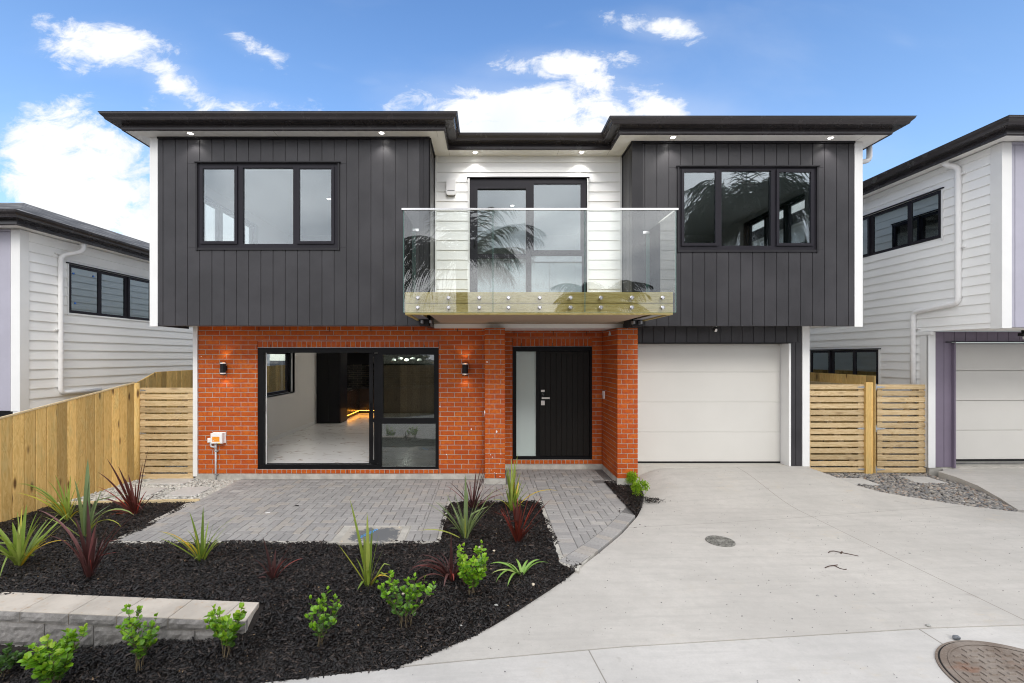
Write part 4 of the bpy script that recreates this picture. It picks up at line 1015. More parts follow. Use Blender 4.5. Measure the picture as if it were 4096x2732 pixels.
# --- soffits, ceilings and inner structure
mb = MB(); mb.box(-5.77, -.657, 7.215, 17.25, ZS, ZS + .012); mb.box(-.657, 2.133, 7.88, 17.25, ZS, ZS + .012); mb.box(2.133, 6.524, 7.345, 17.25, ZS, ZS + .012); each(mb, 'eaves_soffit', 'soffit_paint', house)
mb = MB()
for (x0, x1, y0, y1) in ((-.8, -.797, 7.22, 7.45), (-.663, -.660, 7.88, 8.12), (1.25, 1.253, 7.88, 8.12), (2.139, 2.142, 7.88, 8.12), (3.1, 3.103, 7.35, 7.57), (6.13, 6.133, 7.35, 7.57), (-3.4, -3.397, 7.22, 7.42)): mb.box(x0, x1, y0, y1, ZS - .0015, ZS)
each(mb, 'soffit_joint', 'mortar', house)
mb = MB(); mb.box(-5.37, -.945, YL + .09, YB + .02, 2.752, 2.765); mb.box(2.43, 6.13, YR + .09, YB + .02, 2.752, 2.765); mb.box(-5.48, -5.376, YL + .12, 17, 2.752, 2.765); mb.box(5.81, 6.235, YR + .12, 17, 2.752, 2.765)
mb.box(-.944, 2.429, 8.16, YD, 2.712, 2.74); each(mb, 'overhang_soffit', 'soffit_paint', house)
mb = MB(); mb.box(-.94, 2.425, 8.08, 8.158, 2.712, 2.83); each(mb, 'fascia_board', 'soffit_paint', house)
mb = MB(); mb.box(-5.38, -5.365, YL - .012, YB, 2.700, 2.752); mb.box(2.43, 2.44, YR - .01, YC, 2.700, 2.752); each(mb, 'drip_edge', 'dark_timber_trim', house)
mb = MB(); mb.box(-5.4, 6.2, YB + .3, 16.9, 2.80, 3.0); mb.box(-5.36, -.96, YL + .12, YB + .3, 2.80, 3.0); mb.box(2.45, 6.12, YR + .12, YB + .3, 2.80, 3.0); mb.box(-.93, 2.42, YC + .13, YB + .3, 2.80, 3.0); each(mb, 'floor_slab', 'slab_concrete', house)

# --- roof: fascia, gutter, shingles
path = [(-5.77, 17.25), (-5.77, 7.195), (-.657, 7.195), (-.657, 7.862), (2.133, 7.862), (2.133, 7.325), (6.524, 7.325), (6.524, 17.25)]
mb = MB(); sweep(mb, path, [(-.02, ZS - .012), (.0, ZS - .012), (.006, ZS + .004), (.006, ZS + .05), (.0, ZS + .058), (0, ZS + .19), (-.02, ZS + .19)]); mb.build('fascia', 'gutter_metal', house)
gp = [(.004, .083), (.135, .083), (.146, .088), (.152, .10), (.158, .116), (.172, .130), (.188, .145), (.198, .162), (.201, .176), (.205, .176), (.209, .182), (.196, .186), (.190, .178), (.184, .165), (.165, .145), (.148, .128), (.140, .10), (.010, .093), (.010, .185), (.004, .185)]
mb = MB(); sweep(mb, path, [(d, ZS + z) for d, z in gp]); gut = mb.build('gutter', 'gutter_metal', house)
rz0 = ZS + .20
base = [(-5.80, 7.17, rz0), (-.63, 7.17, rz0), (-.63, 7.84, rz0), (2.11, 7.84, rz0), (2.11, 7.30, rz0), (6.55, 7.30, rz0), (6.55, 17.3, rz0), (-5.80, 17.3, rz0)]
mb = MB(); rd = [(-1.6, 12.2, 7.15), (2.3, 12.2, 7.15)]
mb.raw(base + rd, [(7, 0, 8), (0, 1, 8), (1, 2, 8), (2, 3, 9, 8), (3, 4, 9), (4, 5, 9), (5, 6, 9), (6, 7, 8, 9), (0, 7, 6, 5, 4, 3, 2, 1)]); mb.build('roof', 'roof_shingle', house)
# downpipe stub at the right eave
mb = MB(); px0, py0 = 6.625, 7.88
mb.tube(rounded([(px0, py0, ZS + .08), (px0, py0, ZS - .19), (6.31, py0, ZS - .26), (6.31, py0, 3.0)], .07), .042, 14); mb.build('downpipe', 'pvc_white', house, smooth=True)

# --- windows
def window(o, a, x0, x1, z0, z1, panes, y0=0, parent=None, fmat='dark_aluminium', glass='window_glass', head=True, sillb=True, sash=True, trim='dark_timber_trim', ext=.045, name='window'):
    """panes: (x0,x1,z0,z1,is_sash) glass openings in local coordinates; frame fills the rest"""
    mb = MB(o, a); g = .0
    frame(mb, x0, x1, z0, z1, [(p[0] - (.035 if p[4] else 0), p[1] + (.035 if p[4] else 0), p[2] - (.030 if p[4] else 0), p[3] + (.030 if p[4] else 0)) for p in panes], y0 - .005, y0 + .07)
    fr = mb.build(name, fmat, parent or house)
    for p in panes:
        if p[4]:
            mb = MB(o, a); e = .044
            frame(mb, p[0] - e, p[1] + e, p[2] - e, p[3] + e, [p[:4]], y0 - .030, y0 + .03); mb.build('sash', fmat, fr)
        mb = MB(o, a); yy = y0 - .012 if p[4] else y0 + .02; mb.box(p[0] - .004, p[1] + .004, yy, yy + .006, p[2] - .004, p[3] + .004); mb.build('pane', glass, fr)
    mb = MB(o, a)
    for (c, d, e, f) in ((x0 - .028, x0 - .002, z0 - .045, z1), (x1 + .002, x1 + .028, z0 - .045, z1)): mb.box(c, d, y0 - .035, y0 + .0, e, f)
    each(mb, 'side_trim', trim, fr)
    if sillb:
        mb = MB(o, a); mb.box(x0 - .001, x1 + .001, y0 - .028, y0 + .05, z0 - .04, z0 - .002); mb.build('sill', trim, fr)
    if head:
        mb = MB(o, a); mb.box(x0 - ext, x1 + ext, y0 - .05, y0 + .01, z1 + .004, z1 + .024); mb.build('head_flashing', 'dark_timber_trim', fr)
    return fr
def pz(u0, u1, v0, v1, Y, s): return (X(u0, Y), X(u1, Y), Z(v1, Y), Z(v0, Y), s)
window((0, YL), (1, 0), *wL, [pz(815, 941, 677, 966, YL, 1), pz(972, 1173, 671, 976, YL, 0), pz(1200, 1327, 677, 966, YL, 1)])
window((0, YR), (1, 0), *wR, [pz(2734, 2859, 690, 974, YR, 1), pz(2886, 3084, 683, 983, YR, 0), pz(3113, 3239, 690, 974, YR, 1)])
bd_ = window((0, YC), (1, 0), dC[0], dC[1], dC[2], dC[3], [pz(1910, 2106, 756, 1016, YC, 0), (X(1910, YC), X(2106, YC), 3.13, Z(1032, YC), 0), pz(2135, 2324, 735, 1001, YC, 0), (X(2126, YC), X(2330, YC), 3.12, Z(1022, YC), 0)], parent=house, sillb=False, name='balcony_door', trim='white_paint')
mb = MB(); frame(mb, X(1896, YC), X(2112, YC), 3.09, Z(748, YC), [(X(1910, YC), X(2104, YC), 3.13, Z(1032, YC)), (X(1910, YC), X(2104, YC), Z(1016, YC), Z(756, YC))], YC - .022, YC - .0055); mb.build('sliding_leaf', 'dark_aluminium', bd_)
mb = MB(); mb.tube(rounded([(X(1898, YC), YC - .024, Z(946, YC)), (X(1898, YC), YC - .06, Z(950, YC)), (X(1900, YC), YC - .06, Z(985, YC)), (X(1900, YC), YC - .024, Z(990, YC))], .02), .009, 8); mb.build('handle', 'black_plastic', bd_, smooth=True)

# --- sliding living room door, open on the left
mb = MB(); fr = (sD[0], sD[1], sD[2], sD[3]); Yg = YB + .05
ox0, ox1, oz0, oz1 = X(1058, Yg), X(1512, Yg), Z(1858, Yg), Z(1411, Yg)
pU = (X(1533, Yg), X(1737, Yg), Z(1671, Yg), Z(1419, Yg)); pLo = (X(1527, Yg), X(1743, Yg), Z(1866, Yg), Z(1694, Yg))
frame(mb, *fr, [(ox0, ox1, oz0, oz1), pU, pLo], YB + .015, YB + .085)
sdo = mb.build('sliding_door', 'black_aluminium', house)
for p in (pU, pLo): mb = MB(); mb.box(p[0] - .004, p[1] + .004, YB + .05, YB + .056, p[2] - .004, p[3] + .004); mb.build('pane', 'door_glass', sdo)
mb = MB(); mb.box(X(1474, Yg), X(1489, Yg), YB + .09, YB + .13, oz0 + .01, oz1 - .01); mb.box(X(1494, Yg), X(1525, Yg), YB + .09, YB + .13, oz0 + .01, oz1 - .01)
for zc in (oz1 - .035, Z(1682, Yg), oz0 + .035): mb.box(X(1489, Yg), X(1494, Yg), YB + .09, YB + .13, zc - .035, zc + .035)
mb.build('sliding_leaf', 'black_aluminium', sdo)
mb = MB(); mb.tube(rounded([(X(1479, Yg), YB + .088, Z(1612, Yg)), (X(1479, Yg), YB + .05, Z(1616, Yg)), (X(1480, Yg), YB + .05, Z(1643, Yg)), (X(1480, Yg), YB + .088, Z(1648, Yg))], .02), .010, 8); mb.build('handle', 'black_plastic', sdo, smooth=True)
mb = MB(); mb.box(X(1058, Yg) + .008, X(1060.5, Yg) + .010, YB + .086, YB + .094, oz0, oz1); mb.build('seal_strip', 'white_paint', sdo)
mb = MB(); mb.box(X(1055, YB), X(1059, YB), YB + .0, YB + .03, Z(1648, YB), Z(1608, YB)); mb.build('keeper', 'black_plastic', sdo)
mb = MB(); mb.box(fr[0] + .01, fr[1] - .01, YB + .0, YB + .014, fr[2] + .002, fr[2] + .035); mb.box(ox0, ox1, YB + .095, YB + .11, oz0 - .001, oz0 + .012); mb.build('track', 'black_aluminium', sdo)
mb = MB(); mb.box(fr[0], fr[1], YB - .006, YB + .09, fr[3] + .002, fr[3] + .007); mb.build('lintel_bar', 'galvanised', sdo)

# --- front door
fdr = MB(); Yd = YD + .05
sl_ = (X(2065, Yd), X(2144, Yd), Z(1824, Yd), Z(1406, Yd)); lf = (X(2158, Yd), X(2358, Yd), Z(1825, Yd), Z(1404, Yd))
frame(fdr, fD[0], fD[1], fD[2], fD[3], [sl_, lf], YD + .02, YD + .10); fdo = fdr.build('front_door', 'black_aluminium', house)
mb = MB(); mb.box(sl_[0] - .003, sl_[1] + .003, YD + .06, YD + .068, sl_[2] - .003, sl_[3] + .003); mb.build('sidelight_pane', 'frosted_glass', fdo)
m, n, b = new_mat('door_paint'); b.inputs['Base Color'].default_value = (.012, .011, .010, 1); b.inputs['Roughness'].default_value = .42; b.inputs['Specular IOR Level'].default_value = .15
gpos = N(n, 'ShaderNodeNewGeometry').outputs['Position']; bump(n, b, noise(n, gpos, 300, 3, .6), .12, .002)
mb = MB(); gv = [2158] + [1900 + r_ / 2.24 for r_ in (628, 678, 727, 775, 823, 872, 921, 970)] + [2358]
for a, b_ in zip(gv, gv[1:]): mb.bbox(X(a, Yd) + .0022, X(b_, Yd) - .0022, YD + .05, YD + .08, lf[2] + .004, lf[3] - .004, .004)
mb.box(lf[0] + .004, lf[1] - .004, YD + .058, YD + .09, lf[2] + .003, lf[3] - .003); mb.build('door_leaf', 'door_paint', fdo)
Yh = YD + .045
mb = MB(); mb.box(X(2163.5, Yh), X(2178, Yh), YD + .022, YD + .05, Z(1621, Yh), Z(1558, Yh)); mb.build('lock_body', 'black_plastic', fdo)
mb = MB(); mb.box(X(2163.5, Yh), X(2178, Yh), YD + .014, YD + .03, Z(1567, Yh), Z(1559, Yh)); mb.box(X(2163.5, Yh), X(2178, Yh), YD + .014, YD + .03, Z(1620, Yh), Z(1602, Yh)); each(mb, 'lock_cover', 'satin_steel', fdo)
mb = MB(); mb.box(X(2165.5, Yh), X(2197, Yh), YD - .03, YD - .012, Z(1594.5, Yh), Z(1588, Yh)); mb.box(X(2167, Yh), X(2172, Yh), YD - .012, YD + .022, Z(1594, Yh), Z(1588.5, Yh)); mb.build('lever_handle', 'satin_steel', fdo)
mb = MB()
for i, (u, v) in enumerate([(2167, 1570), (2171, 1570), (2175, 1570), (2170, 1574), (2169, 1578), (2172, 1581), (2174, 1577), (2168, 1586), (2175, 1586)]): mb.box(X(u, Yh) - .004, X(u, Yh) + .004, YD + .020, YD + .0215, Z(v, Yh) - .002, Z(v, Yh) + .002)
each(mb, 'keypad_mark', 'grey_chip', fdo)
mb = MB(); mb.box(fD[0], fD[1], YD - .004, YD + .03, fD[3] + .002, fD[3] + .006); mb.build('lintel_bar', 'galvanised', fdo)

# --- balcony
Yf = 6.37; zr = 4.275; zgb = 2.823; bal = MB()
bx0, bx1 = -1.152, 2.628; ztop = 3.112
bal.box(bx0 + .05, bx1 - .05, 6.47, YC - .03, ztop - .035, ztop - .004); bal = bal.build('balcony', 'deck_timber', house)
mb = MB(); mb.bbox(bx0, bx1, 6.42, 6.465, 2.957, ztop, .006, r=.3); each(mb, 'fascia_board', 'deck_timber', bal)
mb = MB(); mb.bbox(bx0, bx1, 6.42, 6.465, 2.791, 2.951, .006, r=.62); each(mb, 'fascia_board', 'deck_timber', bal)
for (xa, a_, ln) in ((bx0, (0, -1), YL - 6.467), (bx1, (0, 1), YR - 6.467)):
    o_ = (xa, YL) if a_[1] < 0 else (xa, 6.467)
    for z0_, z1_, rr in ((2.957, ztop, .2), (2.791, 2.951, .7)): mb = MB(o_, a_); mb.bbox(0 if a_[1] > 0 else .0, ln, 0, .045, z0_, z1_, .006, r=rr); each(mb, 'fascia_board', 'deck_timber', bal)
mb = MB(); mb.box(-.82, 2.30, 6.466, 8.02, 2.800, 2.812, .4); mb.box(-.94, 2.42, 8.025, 8.078, 2.782, 2.93, .3); each(mb, 'soffit_board', 'underside_timber', bal)
for x in (-1.02, -.86, 2.33, 2.50): mb = MB(); mb.box(x, x + .045, 6.466, 7.44 if x < 0 else 7.59, 2.83, 3.06); mb.build('joist', 'beam_timber', bal)
mb = MB(); mb.box(-1.10, -.945, 6.466, 7.43, 2.81, 2.816); mb.box(2.43, 2.58, 6.466, 7.58, 2.81, 2.816); each(mb, 'membrane', 'galvanised', bal)
mb = MB(); 
for x in (-1.06, -.92, 2.40, 2.52): mb.box(x, x + .03, 7.30 if x < 0 else 7.45, 7.42 if x < 0 else 7.57, 2.74, 2.79)
each(mb, 'bracket', 'galvanised', bal)
def glass_panel(o_, a_, x0, x1):
    mb = MB(o_, a_); mb.box(x0, x1, 0, .012, zgb, zr - .018); g_ = mb.build('glass_panel', 'balcony_glass', bal)
    mb = MB(o_, a_)
    for xx in (x0 - .0018, x1 - .0012): mb.box(xx, xx + .003, .0005, .0115, zgb + .002, zr - .02)
    mb.box(x0, x1, .0005, .0115, zgb - .003, zgb - .0005); mb.build('glass_edge', 'glass_edge', g_)
gxs = [-1.165, X(1972, Yf), X(2340, Yf) , 2.655]
for a, b_ in zip(gxs, gxs[1:]): glass_panel((0, Yf), (1, 0), a + .004, b_ - .004)
glass_panel((-1.172, YL - .02), (0, -1), 0.0, YL - .02 - Yf - .03); glass_panel((2.664, Yf + .03), (0, 1), 0.0, YR - Yf - .05)
mb = MB(); mb.box(-1.19, 2.68, Yf - .010, Yf + .022, zr - .022, zr + .004); mb.box(-1.19, -1.160, Yf + .023, YL - .012, zr - .022, zr + .004); mb.box(2.650, 2.68, Yf + .023, YR - .012, zr - .022, zr + .004); mb.build('handrail', 'steel', bal)
mb = MB(); mb.box(-1.24, -1.11, YL - .035, YL - .010, zr - .03, zr + .012); mb.box(2.60, 2.73, YR - .035, YR - .010, zr - .03, zr + .012); each(mb, 'rail_bracket', 'steel', bal)
proto = None
def standoff(x, z, o_=(0, Yf), a_=(1, 0)):
    mb = MB(o_, a_); mb.tube([(x, -.012, z), (x, -.016, z)], .024, 20); mb.tube([(x, -.013, z), (x, .05, z)], .028, 20); mb.tube([(x, -.024, z), (x, -.013, z)], [.018, .0275], 20); mb.build('standoff', 'steel', bal)
for u in (1671, 1794, 1917, 2034, 2159, 2282, 2403, 2527, 2650):
    for v in (1191, 1230): standoff(X(u, Yf), Z(v, Yf))
for v in (1191, 1230):
    for y in (.25, .85): standoff(y, Z(v, Yf), (-1.172, YL - .02), (0, -1)); standoff(y, Z(v, Yf), (2.664, Yf + .03), (0, 1))

# --- rooms
def room(x0, x1, y0, y1, z0, z1, holes_front=(), holes_left=(), holes_right=(), floor='interior_wall', name='room'):
    rm = MB()
    for p, q, a, b in cut(y0, y1, z0, z1, holes_left): rm.box(x0 - .05, x0, p, q, a, b)
    for p, q, a, b in cut(y0, y1, z0, z1, holes_right): rm.box(x1, x1 + .05, p, q, a, b)
    rm.box(x0, x1, y1, y1 + .05, z0, z1)
    for p, q, a, b in cut(x0, x1, z0, z1, holes_front): rm.box(p, q, y0 - .012, y0, a, b)
    r_ = rm.build(name, 'interior_wall', house)
    mb = MB(); mb.box(x0 - .05, x1 + .05, y0 - .01, y1 + .05, z1, z1 + .03); mb.build('ceiling', 'interior_ceiling', r_)
    mb = MB(); mb.box(x0, x1, y0 - .05, y1, z0 - .03, z0); mb.build('floor', floor, r_)
    return r_
room(-5.33, -1.0, YL + .10, 12.2, 3.03, 5.46, [wL], [(8.62, 10.6, 4.40, 5.25)], name='bedroom')
room(2.50, 6.10, YR + .10, 12.2, 3.03, 5.46, [wR], [], [(8.73, 10.80, 4.40, 5.35)], name='bedroom')
room(-.88, 2.38, YC + .11, 12.2, 3.03, 5.46, [dC], name='landing')
liv = room(-5.05, .25, YB + .10, 16.4, .222, 2.62, [sD], [(9.35, 11.95, 1.28, 2.32)], floor='marble_tile', name='living_room')
mb = MB(); mb.box(-5.05, -5.032, 8.35, 13.4, .222, .315); mb.build('skirting', 'white_paint', liv)
# side windows of those rooms (local x along wall)
def side_window(o, a, x0, x1, z0, z1, n, glass='window_glass', name='window', parent=None, splits=None, depth=.0, **kw):
    xs = splits or [x0 + (x1 - x0) * i / n for i in range(n + 1)]; ps = []
    for i, (p, q) in enumerate(zip(xs, xs[1:])): ps.append((p + .05, q - .05, z0 + .055, z1 - .055, 1 if i % 2 == 0 else 0))
    return window(o, a, x0, x1, z0, z1, ps, depth, parent, 'dark_aluminium', glass, name=name, **kw)
side_window((-5.48, 17.0), (0, -1), *iwL, 3, glass='clear_glass'); side_window((6.24, YR), (0, 1), *iwR, 3, glass='clear_glass'); side_window((-5.24, 17), (0, -1), *llw, 2, glass='clear_glass')
mb = MB(); mb.box(-5.245, -5.05, 9.35, 11.95, 1.255, 1.28); mb.box(-5.245, -5.05, 11.95, 11.97, 1.28, 2.32); mb.box(-5.245, -5.05, 9.33, 9.35, 1.28, 2.32)
mb.box(-5.46, -5.33, 8.60, 8.62, 4.38, 5.27); mb.box(-5.46, -5.33, 10.6, 10.62, 4.38, 5.27); mb.box(-5.46, -5.33, 8.62, 10.6, 4.38, 4.40); mb.box(-5.46, -5.33, 8.62, 10.6, 5.25, 5.27)
mb.box(6.10, 6.24, 8.71, 8.73, 4.38, 5.37); mb.box(6.10, 6.24, 10.8, 10.82, 4.38, 5.37); mb.box(6.10, 6.24, 8.73, 10.8, 4.38, 4.40); mb.box(6.10, 6.24, 8.73, 10.8, 5.35, 5.37)
each(mb, 'window_lining', 'white_paint', house)
# kitchen
cab = empty('tall_cabinet', (-4.65, 13.5, .222), 'tall black kitchen cabinet standing at the far end of the grey living room wall', 'cabinet')
mb = MB(); mb.box(-5.05, -4.34, 13.5, 14.15, .225, 2.61); mb.build('cabinet_body', 'black_lacquer', cab)
mb = MB(); mb.box(-5.03, -4.70, 13.482, 13.499, .30, 2.58); mb.box(-4.69, -4.36, 13.482, 13.499, .30, 2.58); each(mb, 'cabinet_door', 'black_lacquer', cab)
kb = empty('kitchen_bench', (-4.2, 15.9, .222), 'dark kitchen bench with a warm light strip under it, seen through the open sliding door', 'kitchen bench')
mb = MB(); mb.box(-5.04, -4.42, 14.16, 15.78, .34, 1.10); mb.box(-5.04, .2, 15.80, 16.38, .34, 1.10); mb.build('bench_body', 'dark_joinery', kb)
mb = MB(); mb.box(-5.04, -4.38, 14.16, 15.74, 1.101, 1.14); mb.box(-5.04, .2, 15.75, 16.38, 1.101, 1.14); mb.build('bench_top', 'stone_top', kb)
for i in range(3): mb = MB(); mb.box(-4.418, -4.40, 14.20 + i * .53, 14.70 + i * .53, .38, 1.06); mb.build('drawer_front', 'dark_joinery', kb)
for i in range(7): mb = MB(); mb.box(-4.34 + i * .6, -3.77 + i * .6, 15.78, 15.797, .38, 1.06); mb.build('drawer_front', 'dark_joinery', kb)
mb = MB(); mb.box(-5.04, -4.44, 14.16, 15.78, .23, .339); mb.box(-5.04, .2, 15.9, 16.38, .23, .339); each(mb, 'kickboard', 'black_lacquer', kb)
mb = MB(); mb.box(-4.43, -3.86, 15.83, 15.86, .325, .339); mb.box(-4.46, -4.432, 14.2, 15.78, .325, .339); each(mb, 'light_strip', 'led_strip', kb)
mb = MB(); mb.box(-5.04, .2, 16.384, 16.398, 1.14, 1.95); mb.build('splashback', 'black_tile', kb)
mb = MB(); mb.box(-5.04, -4.05, 16.05, 16.38, 1.95, 2.61); mb.build('wall_cabinet', 'black_lacquer', kb)
mb = MB(); mb.box(-4.95, -4.5, 14.5, 15.2, 1.141, 1.165); mb.tube([(-4.8, 14.7, 1.18), (-4.8, 15.05, 1.18)], .02, 8); mb.build('hob', 'satin_steel', kb)
pn = empty('pendant_lamp', (-2.46, 14, 2.2), 'row of small pale pendant shades glowing behind the fixed sliding door pane', 'pendant lamp')
for i, (u, v) in enumerate([(1576, 1438), (1601, 1433), (1627, 1438), (1652, 1433), (1678, 1438)]):
    x, z = X(u, 14), Z(v, 14)
    mb = MB(); mb.tube([(x, 14, z + .10), (x, 14, 2.61)], .006, 6); mb.build('cord', 'black_plastic', pn)
    mb = MB(); mb.tube([(x, 14, z - .03), (x, 14, z + .03)], [.075, .045], 20); mb.build('shade', 'pendant_glow', pn)

for (x, y, z, e) in ((-2.46, 13.9, 2.05, 20),):
    ld = bpy.data.lights.new('pendant_light', 'POINT'); ld.energy = e; ld.shadow_soft_size = .03; ld.color = (1, .95, .86); lo = bpy.data.objects.new('light', ld); COL.objects.link(lo); lo.parent = pn; lo.location = (0, -.1, -.12)
# ============================================================ FIXTURES ON THE HOUSE
def downlight(x, y, label, z=ZS, power=11, spot=True, group='soffit downlights'):
    t = empty('downlight', (x, y, z), label, 'downlight', group)
    mb = MB(); vs = []; fs = []; n = 28
    for i in range(n):
        a = 2 * math.pi * i / n
        for r_, h in ((.052, -.001), (.050, -.006), (.040, -.006), (.038, -.001)): vs.append((x + r_ * math.cos(a), y + r_ * math.sin(a), z + h))
    for i in range(n):
        j = (i + 1) % n
        for k in range(3): fs.append((i * 4 + k, j * 4 + k, j * 4 + k + 1, i * 4 + k + 1))
    mb.raw(vs, fs); mb.build('trim_ring', 'white_paint', t)
    mb = MB(); mb.tube([(x, y, z - .001), (x, y, z - .0035)], .0378, 28); mb.build('lens', 'lamp_white', t)
    if spot:
        ld = bpy.data.lights.new('downlight_beam', 'SPOT'); ld.energy = power; ld.spot_size = R(105); ld.spot_blend = .7; ld.shadow_soft_size = .03; ld.color = (1, .97, .92)
        lo = bpy.data.objects.new('beam', ld); COL.objects.link(lo); lo.parent = t; lo.location = (0, 0, -.02)
def at_z(u, v, z): Y = (z - CAMZ) * F / (V0 - v); return X(u, Y), Y
for u, v, lb in [(762, 533, 'lit round downlight in the white eaves at the far left end of the dark cladding'), (1526, 531, 'lit round downlight in the eaves of the left dark block, nearer the white recess'),
                 (1901, 609, 'lit round downlight above the white siren box in the recess'), (2327, 608, 'lit round downlight in the recess eaves above the right edge of the balcony door'),
                 (2692, 549, 'lit round downlight in the eaves of the right dark block, nearer the white recess'), (3323, 551, 'lit round downlight in the white eaves at the far right end of the dark cladding')]:
    x, y = at_z(u, v, ZS); downlight(x, y, lb)
x, y = at_z(1315, 795, 5.46); downlight(x, y, 'lit ceiling downlight seen inside through the upper left window', 5.46, 14, group='ceiling downlights indoors')
x, y = at_z(2049, 822, 5.46); downlight(x, y, 'lit ceiling downlight seen inside through the balcony door', 5.46, 14, group='ceiling downlights indoors')

def wall_lamp(u0, u1, v0, v1, label):
    Y = YB - .09; x0, x1, z0, z1 = X(u0, Y), X(u1, Y), Z(v1, Y), Z(v0, Y); xc = (x0 + x1) / 2; w = .052; zc = (z0 + z1) / 2; h = (z1 - z0) / 2
    t = empty('wall_lamp', (xc, YB, zc), label, 'wall lamp', 'up and down wall lamps on the brickwork')
    def hexp(r_, ya=Y): return [(xc + r_ * math.cos(R(60 * k)), ya + r_ * .86 * math.sin(R(60 * k))) for k in range(6)]
    mb = MB(); mb.prism(hexp(w), zc - h * .68, zc + h * .68, .002); mb.build('lamp_body', 'black_plastic', t)
    for s in (-1, 1):
        a, b = sorted((zc + s * h * .69, zc + s * h * .88)); mb = MB(); mb.prism(hexp(w * .96), a, b); each(mb, 'clear_ring', 'clear_acrylic', t)
        a, b = sorted((zc + s * h * .885, zc + s * h)); mb = MB(); vs = hexp(w); vi = hexp(w * .72)
        vv = [(p[0], p[1], z_) for z_ in (a, b) for p in vs] + [(p[0], p[1], z_) for z_ in (a, b) for p in vi]; ff = []
        for k in range(6):
            j = (k + 1) % 6; ff += [(k, j, 6 + j, 6 + k), (12 + k, 18 + k, 18 + j, 12 + j), (k, 12 + k, 12 + j, j), (6 + k, 6 + j, 18 + j, 18 + k)]
        mb.raw(vv, ff); each(mb, 'end_ring', 'black_plastic', t)
        mb = MB(); zz = zc + s * h * .90; mb.tube([(xc, Y, zz), (xc, Y, zz + s * .002)], .026, 14); mb.build('bulb', 'lamp_warm', t)
        ld = bpy.data.lights.new('wall_beam', 'SPOT'); ld.energy = 1.4; ld.spot_size = R(95); ld.spot_blend = .6; ld.color = (1, .80, .52); ld.shadow_soft_size = .015
        lo = bpy.data.objects.new('beam', ld); COL.objects.link(lo); lo.parent = t; lo.location = (0, -.085, s * (h + .004)); lo.rotation_euler = (R(180) if s > 0 else 0, 0, 0)
    mb = MB(); mb.box(xc - .03, xc + .03, Y + .03, YB - .004, zc - .045, zc + .045); mb.build('wall_bracket', 'black_plastic', t)
wall_lamp(877, 906, 1447, 1499, 'black hexagonal wall lamp glowing up and down, left of the sliding door')
wall_lamp(1850, 1871, 1450, 1502, 'black hexagonal wall lamp glowing up and down, between sliding door and brick pillar')

# siren box
Y = YC - .09; x0, x1, z0, z1 = X(1785, Y), X(1822, Y), Z(779, Y), Z(718, Y)
t = empty('alarm_box', ((x0 + x1) / 2, YC, z0), 'white alarm siren box with a dark slit on the white weatherboards', 'alarm box')
def shield(mb, x0, x1, z0, z1, y0, y1, rad):
    pts = [(x0, z1), (x0, z0 + rad)] + [(x0 + rad - rad * math.cos(R(a)), z0 + rad - rad * math.sin(R(a))) for a in (22, 45, 68, 90)] + [(x1 - rad + rad * math.sin(R(a)), z0 + rad - rad * math.cos(R(a))) for a in (0, 22, 45, 68)] + [(x1, z0 + rad), (x1, z1)]
    n = len(pts); mb.raw([(p, y0, q) for p, q in pts] + [(p, y1, q) for p, q in pts], [tuple(range(n)), tuple(range(n, 2 * n))[::-1]] + [(i, (i + 1) % n, n + (i + 1) % n, n + i) for i in range(n)])
mb = MB(); shield(mb, x0, x1, z0, z1, Y, Y + .045, .035); mb.build('cover', 'pvc_white', t)
mb = MB(); shield(mb, x0 + .004, x1 - .004, z0 - .012, z1 - .01, Y + .046, Y + .052, .035); mb.build('seal', 'black_plastic', t)
mb = MB(); shield(mb, x0 + .002, x1 - .002, z0 - .016, z1 - .005, Y + .053, YC - .018, .035); mb.build('base', 'pvc_white', t)
mb = MB(); mb.box(x0 + .018, x1 - .018, Y - .0015, Y + .001, Z(763, Y), Z(761, Y)); mb.build('slit', 'black_plastic', t)
# doorbell / junction box on the door-side return
xs_ = 2.262
t = empty('door_intercom', (xs_, 8.78, 1.3), 'small white box on the brick return to the right of the front door', 'intercom')
mb = MB(); z0, z1 = Z(1593, 8.8), Z(1564, 8.8); mb.box(xs_ - .022, xs_, 8.72, 8.80, z0, z1); mb.build('cover', 'pvc_white', t)
mb = MB(); mb.box(xs_ - .016, xs_ - .001, 8.801, 8.86, z0 + .05, z1); mb.build('back_plate', 'pvc_grey', t)
t = empty('wall_sensor', (xs_, 8.25, 2.5), 'small pale cone left in the brick return under the balcony', 'cable cover')
mb = MB(); xx, zz = 2.25, Z(1335, 8.3); mb.tube([(xx, 8.3, zz - .03), (xx - .01, 8.3, zz + .045)], [.032, .006], 10); mb.build('cone', 'pvc_grey', t)
# sensor light under the right overhang
x, y, z = X(2861, 7.9), 7.9, 2.752
t = empty('sensor_lamp', (x, y, z), 'small black round sensor camera hanging under the overhang above the garage door', 'sensor')
mb = MB(); mb.box(x - .012, x + .02, y - .02, y + .02, z - .035, z); each(mb, 'bracket', 'pvc_white', t)
bm_ = MB(); bm_.tube([(x - .01, y - .055, z - .075), (x - .01, y - .045, z - .075), (x - .01, y - .02, z - .07), (x, y + .02, z - .06), (x, y + .035, z - .055)], [.022, .040, .045, .040, .02], 18); bm_.build('head', 'black_plastic', t, smooth=True)
bm_ = MB(); bm_.tube([(x - .01, y - .060, z - .085), (x - .01, y - .03, z - .092)], [.016, .032], 14); bm_.build('dome', 'pvc_white', t, smooth=True)

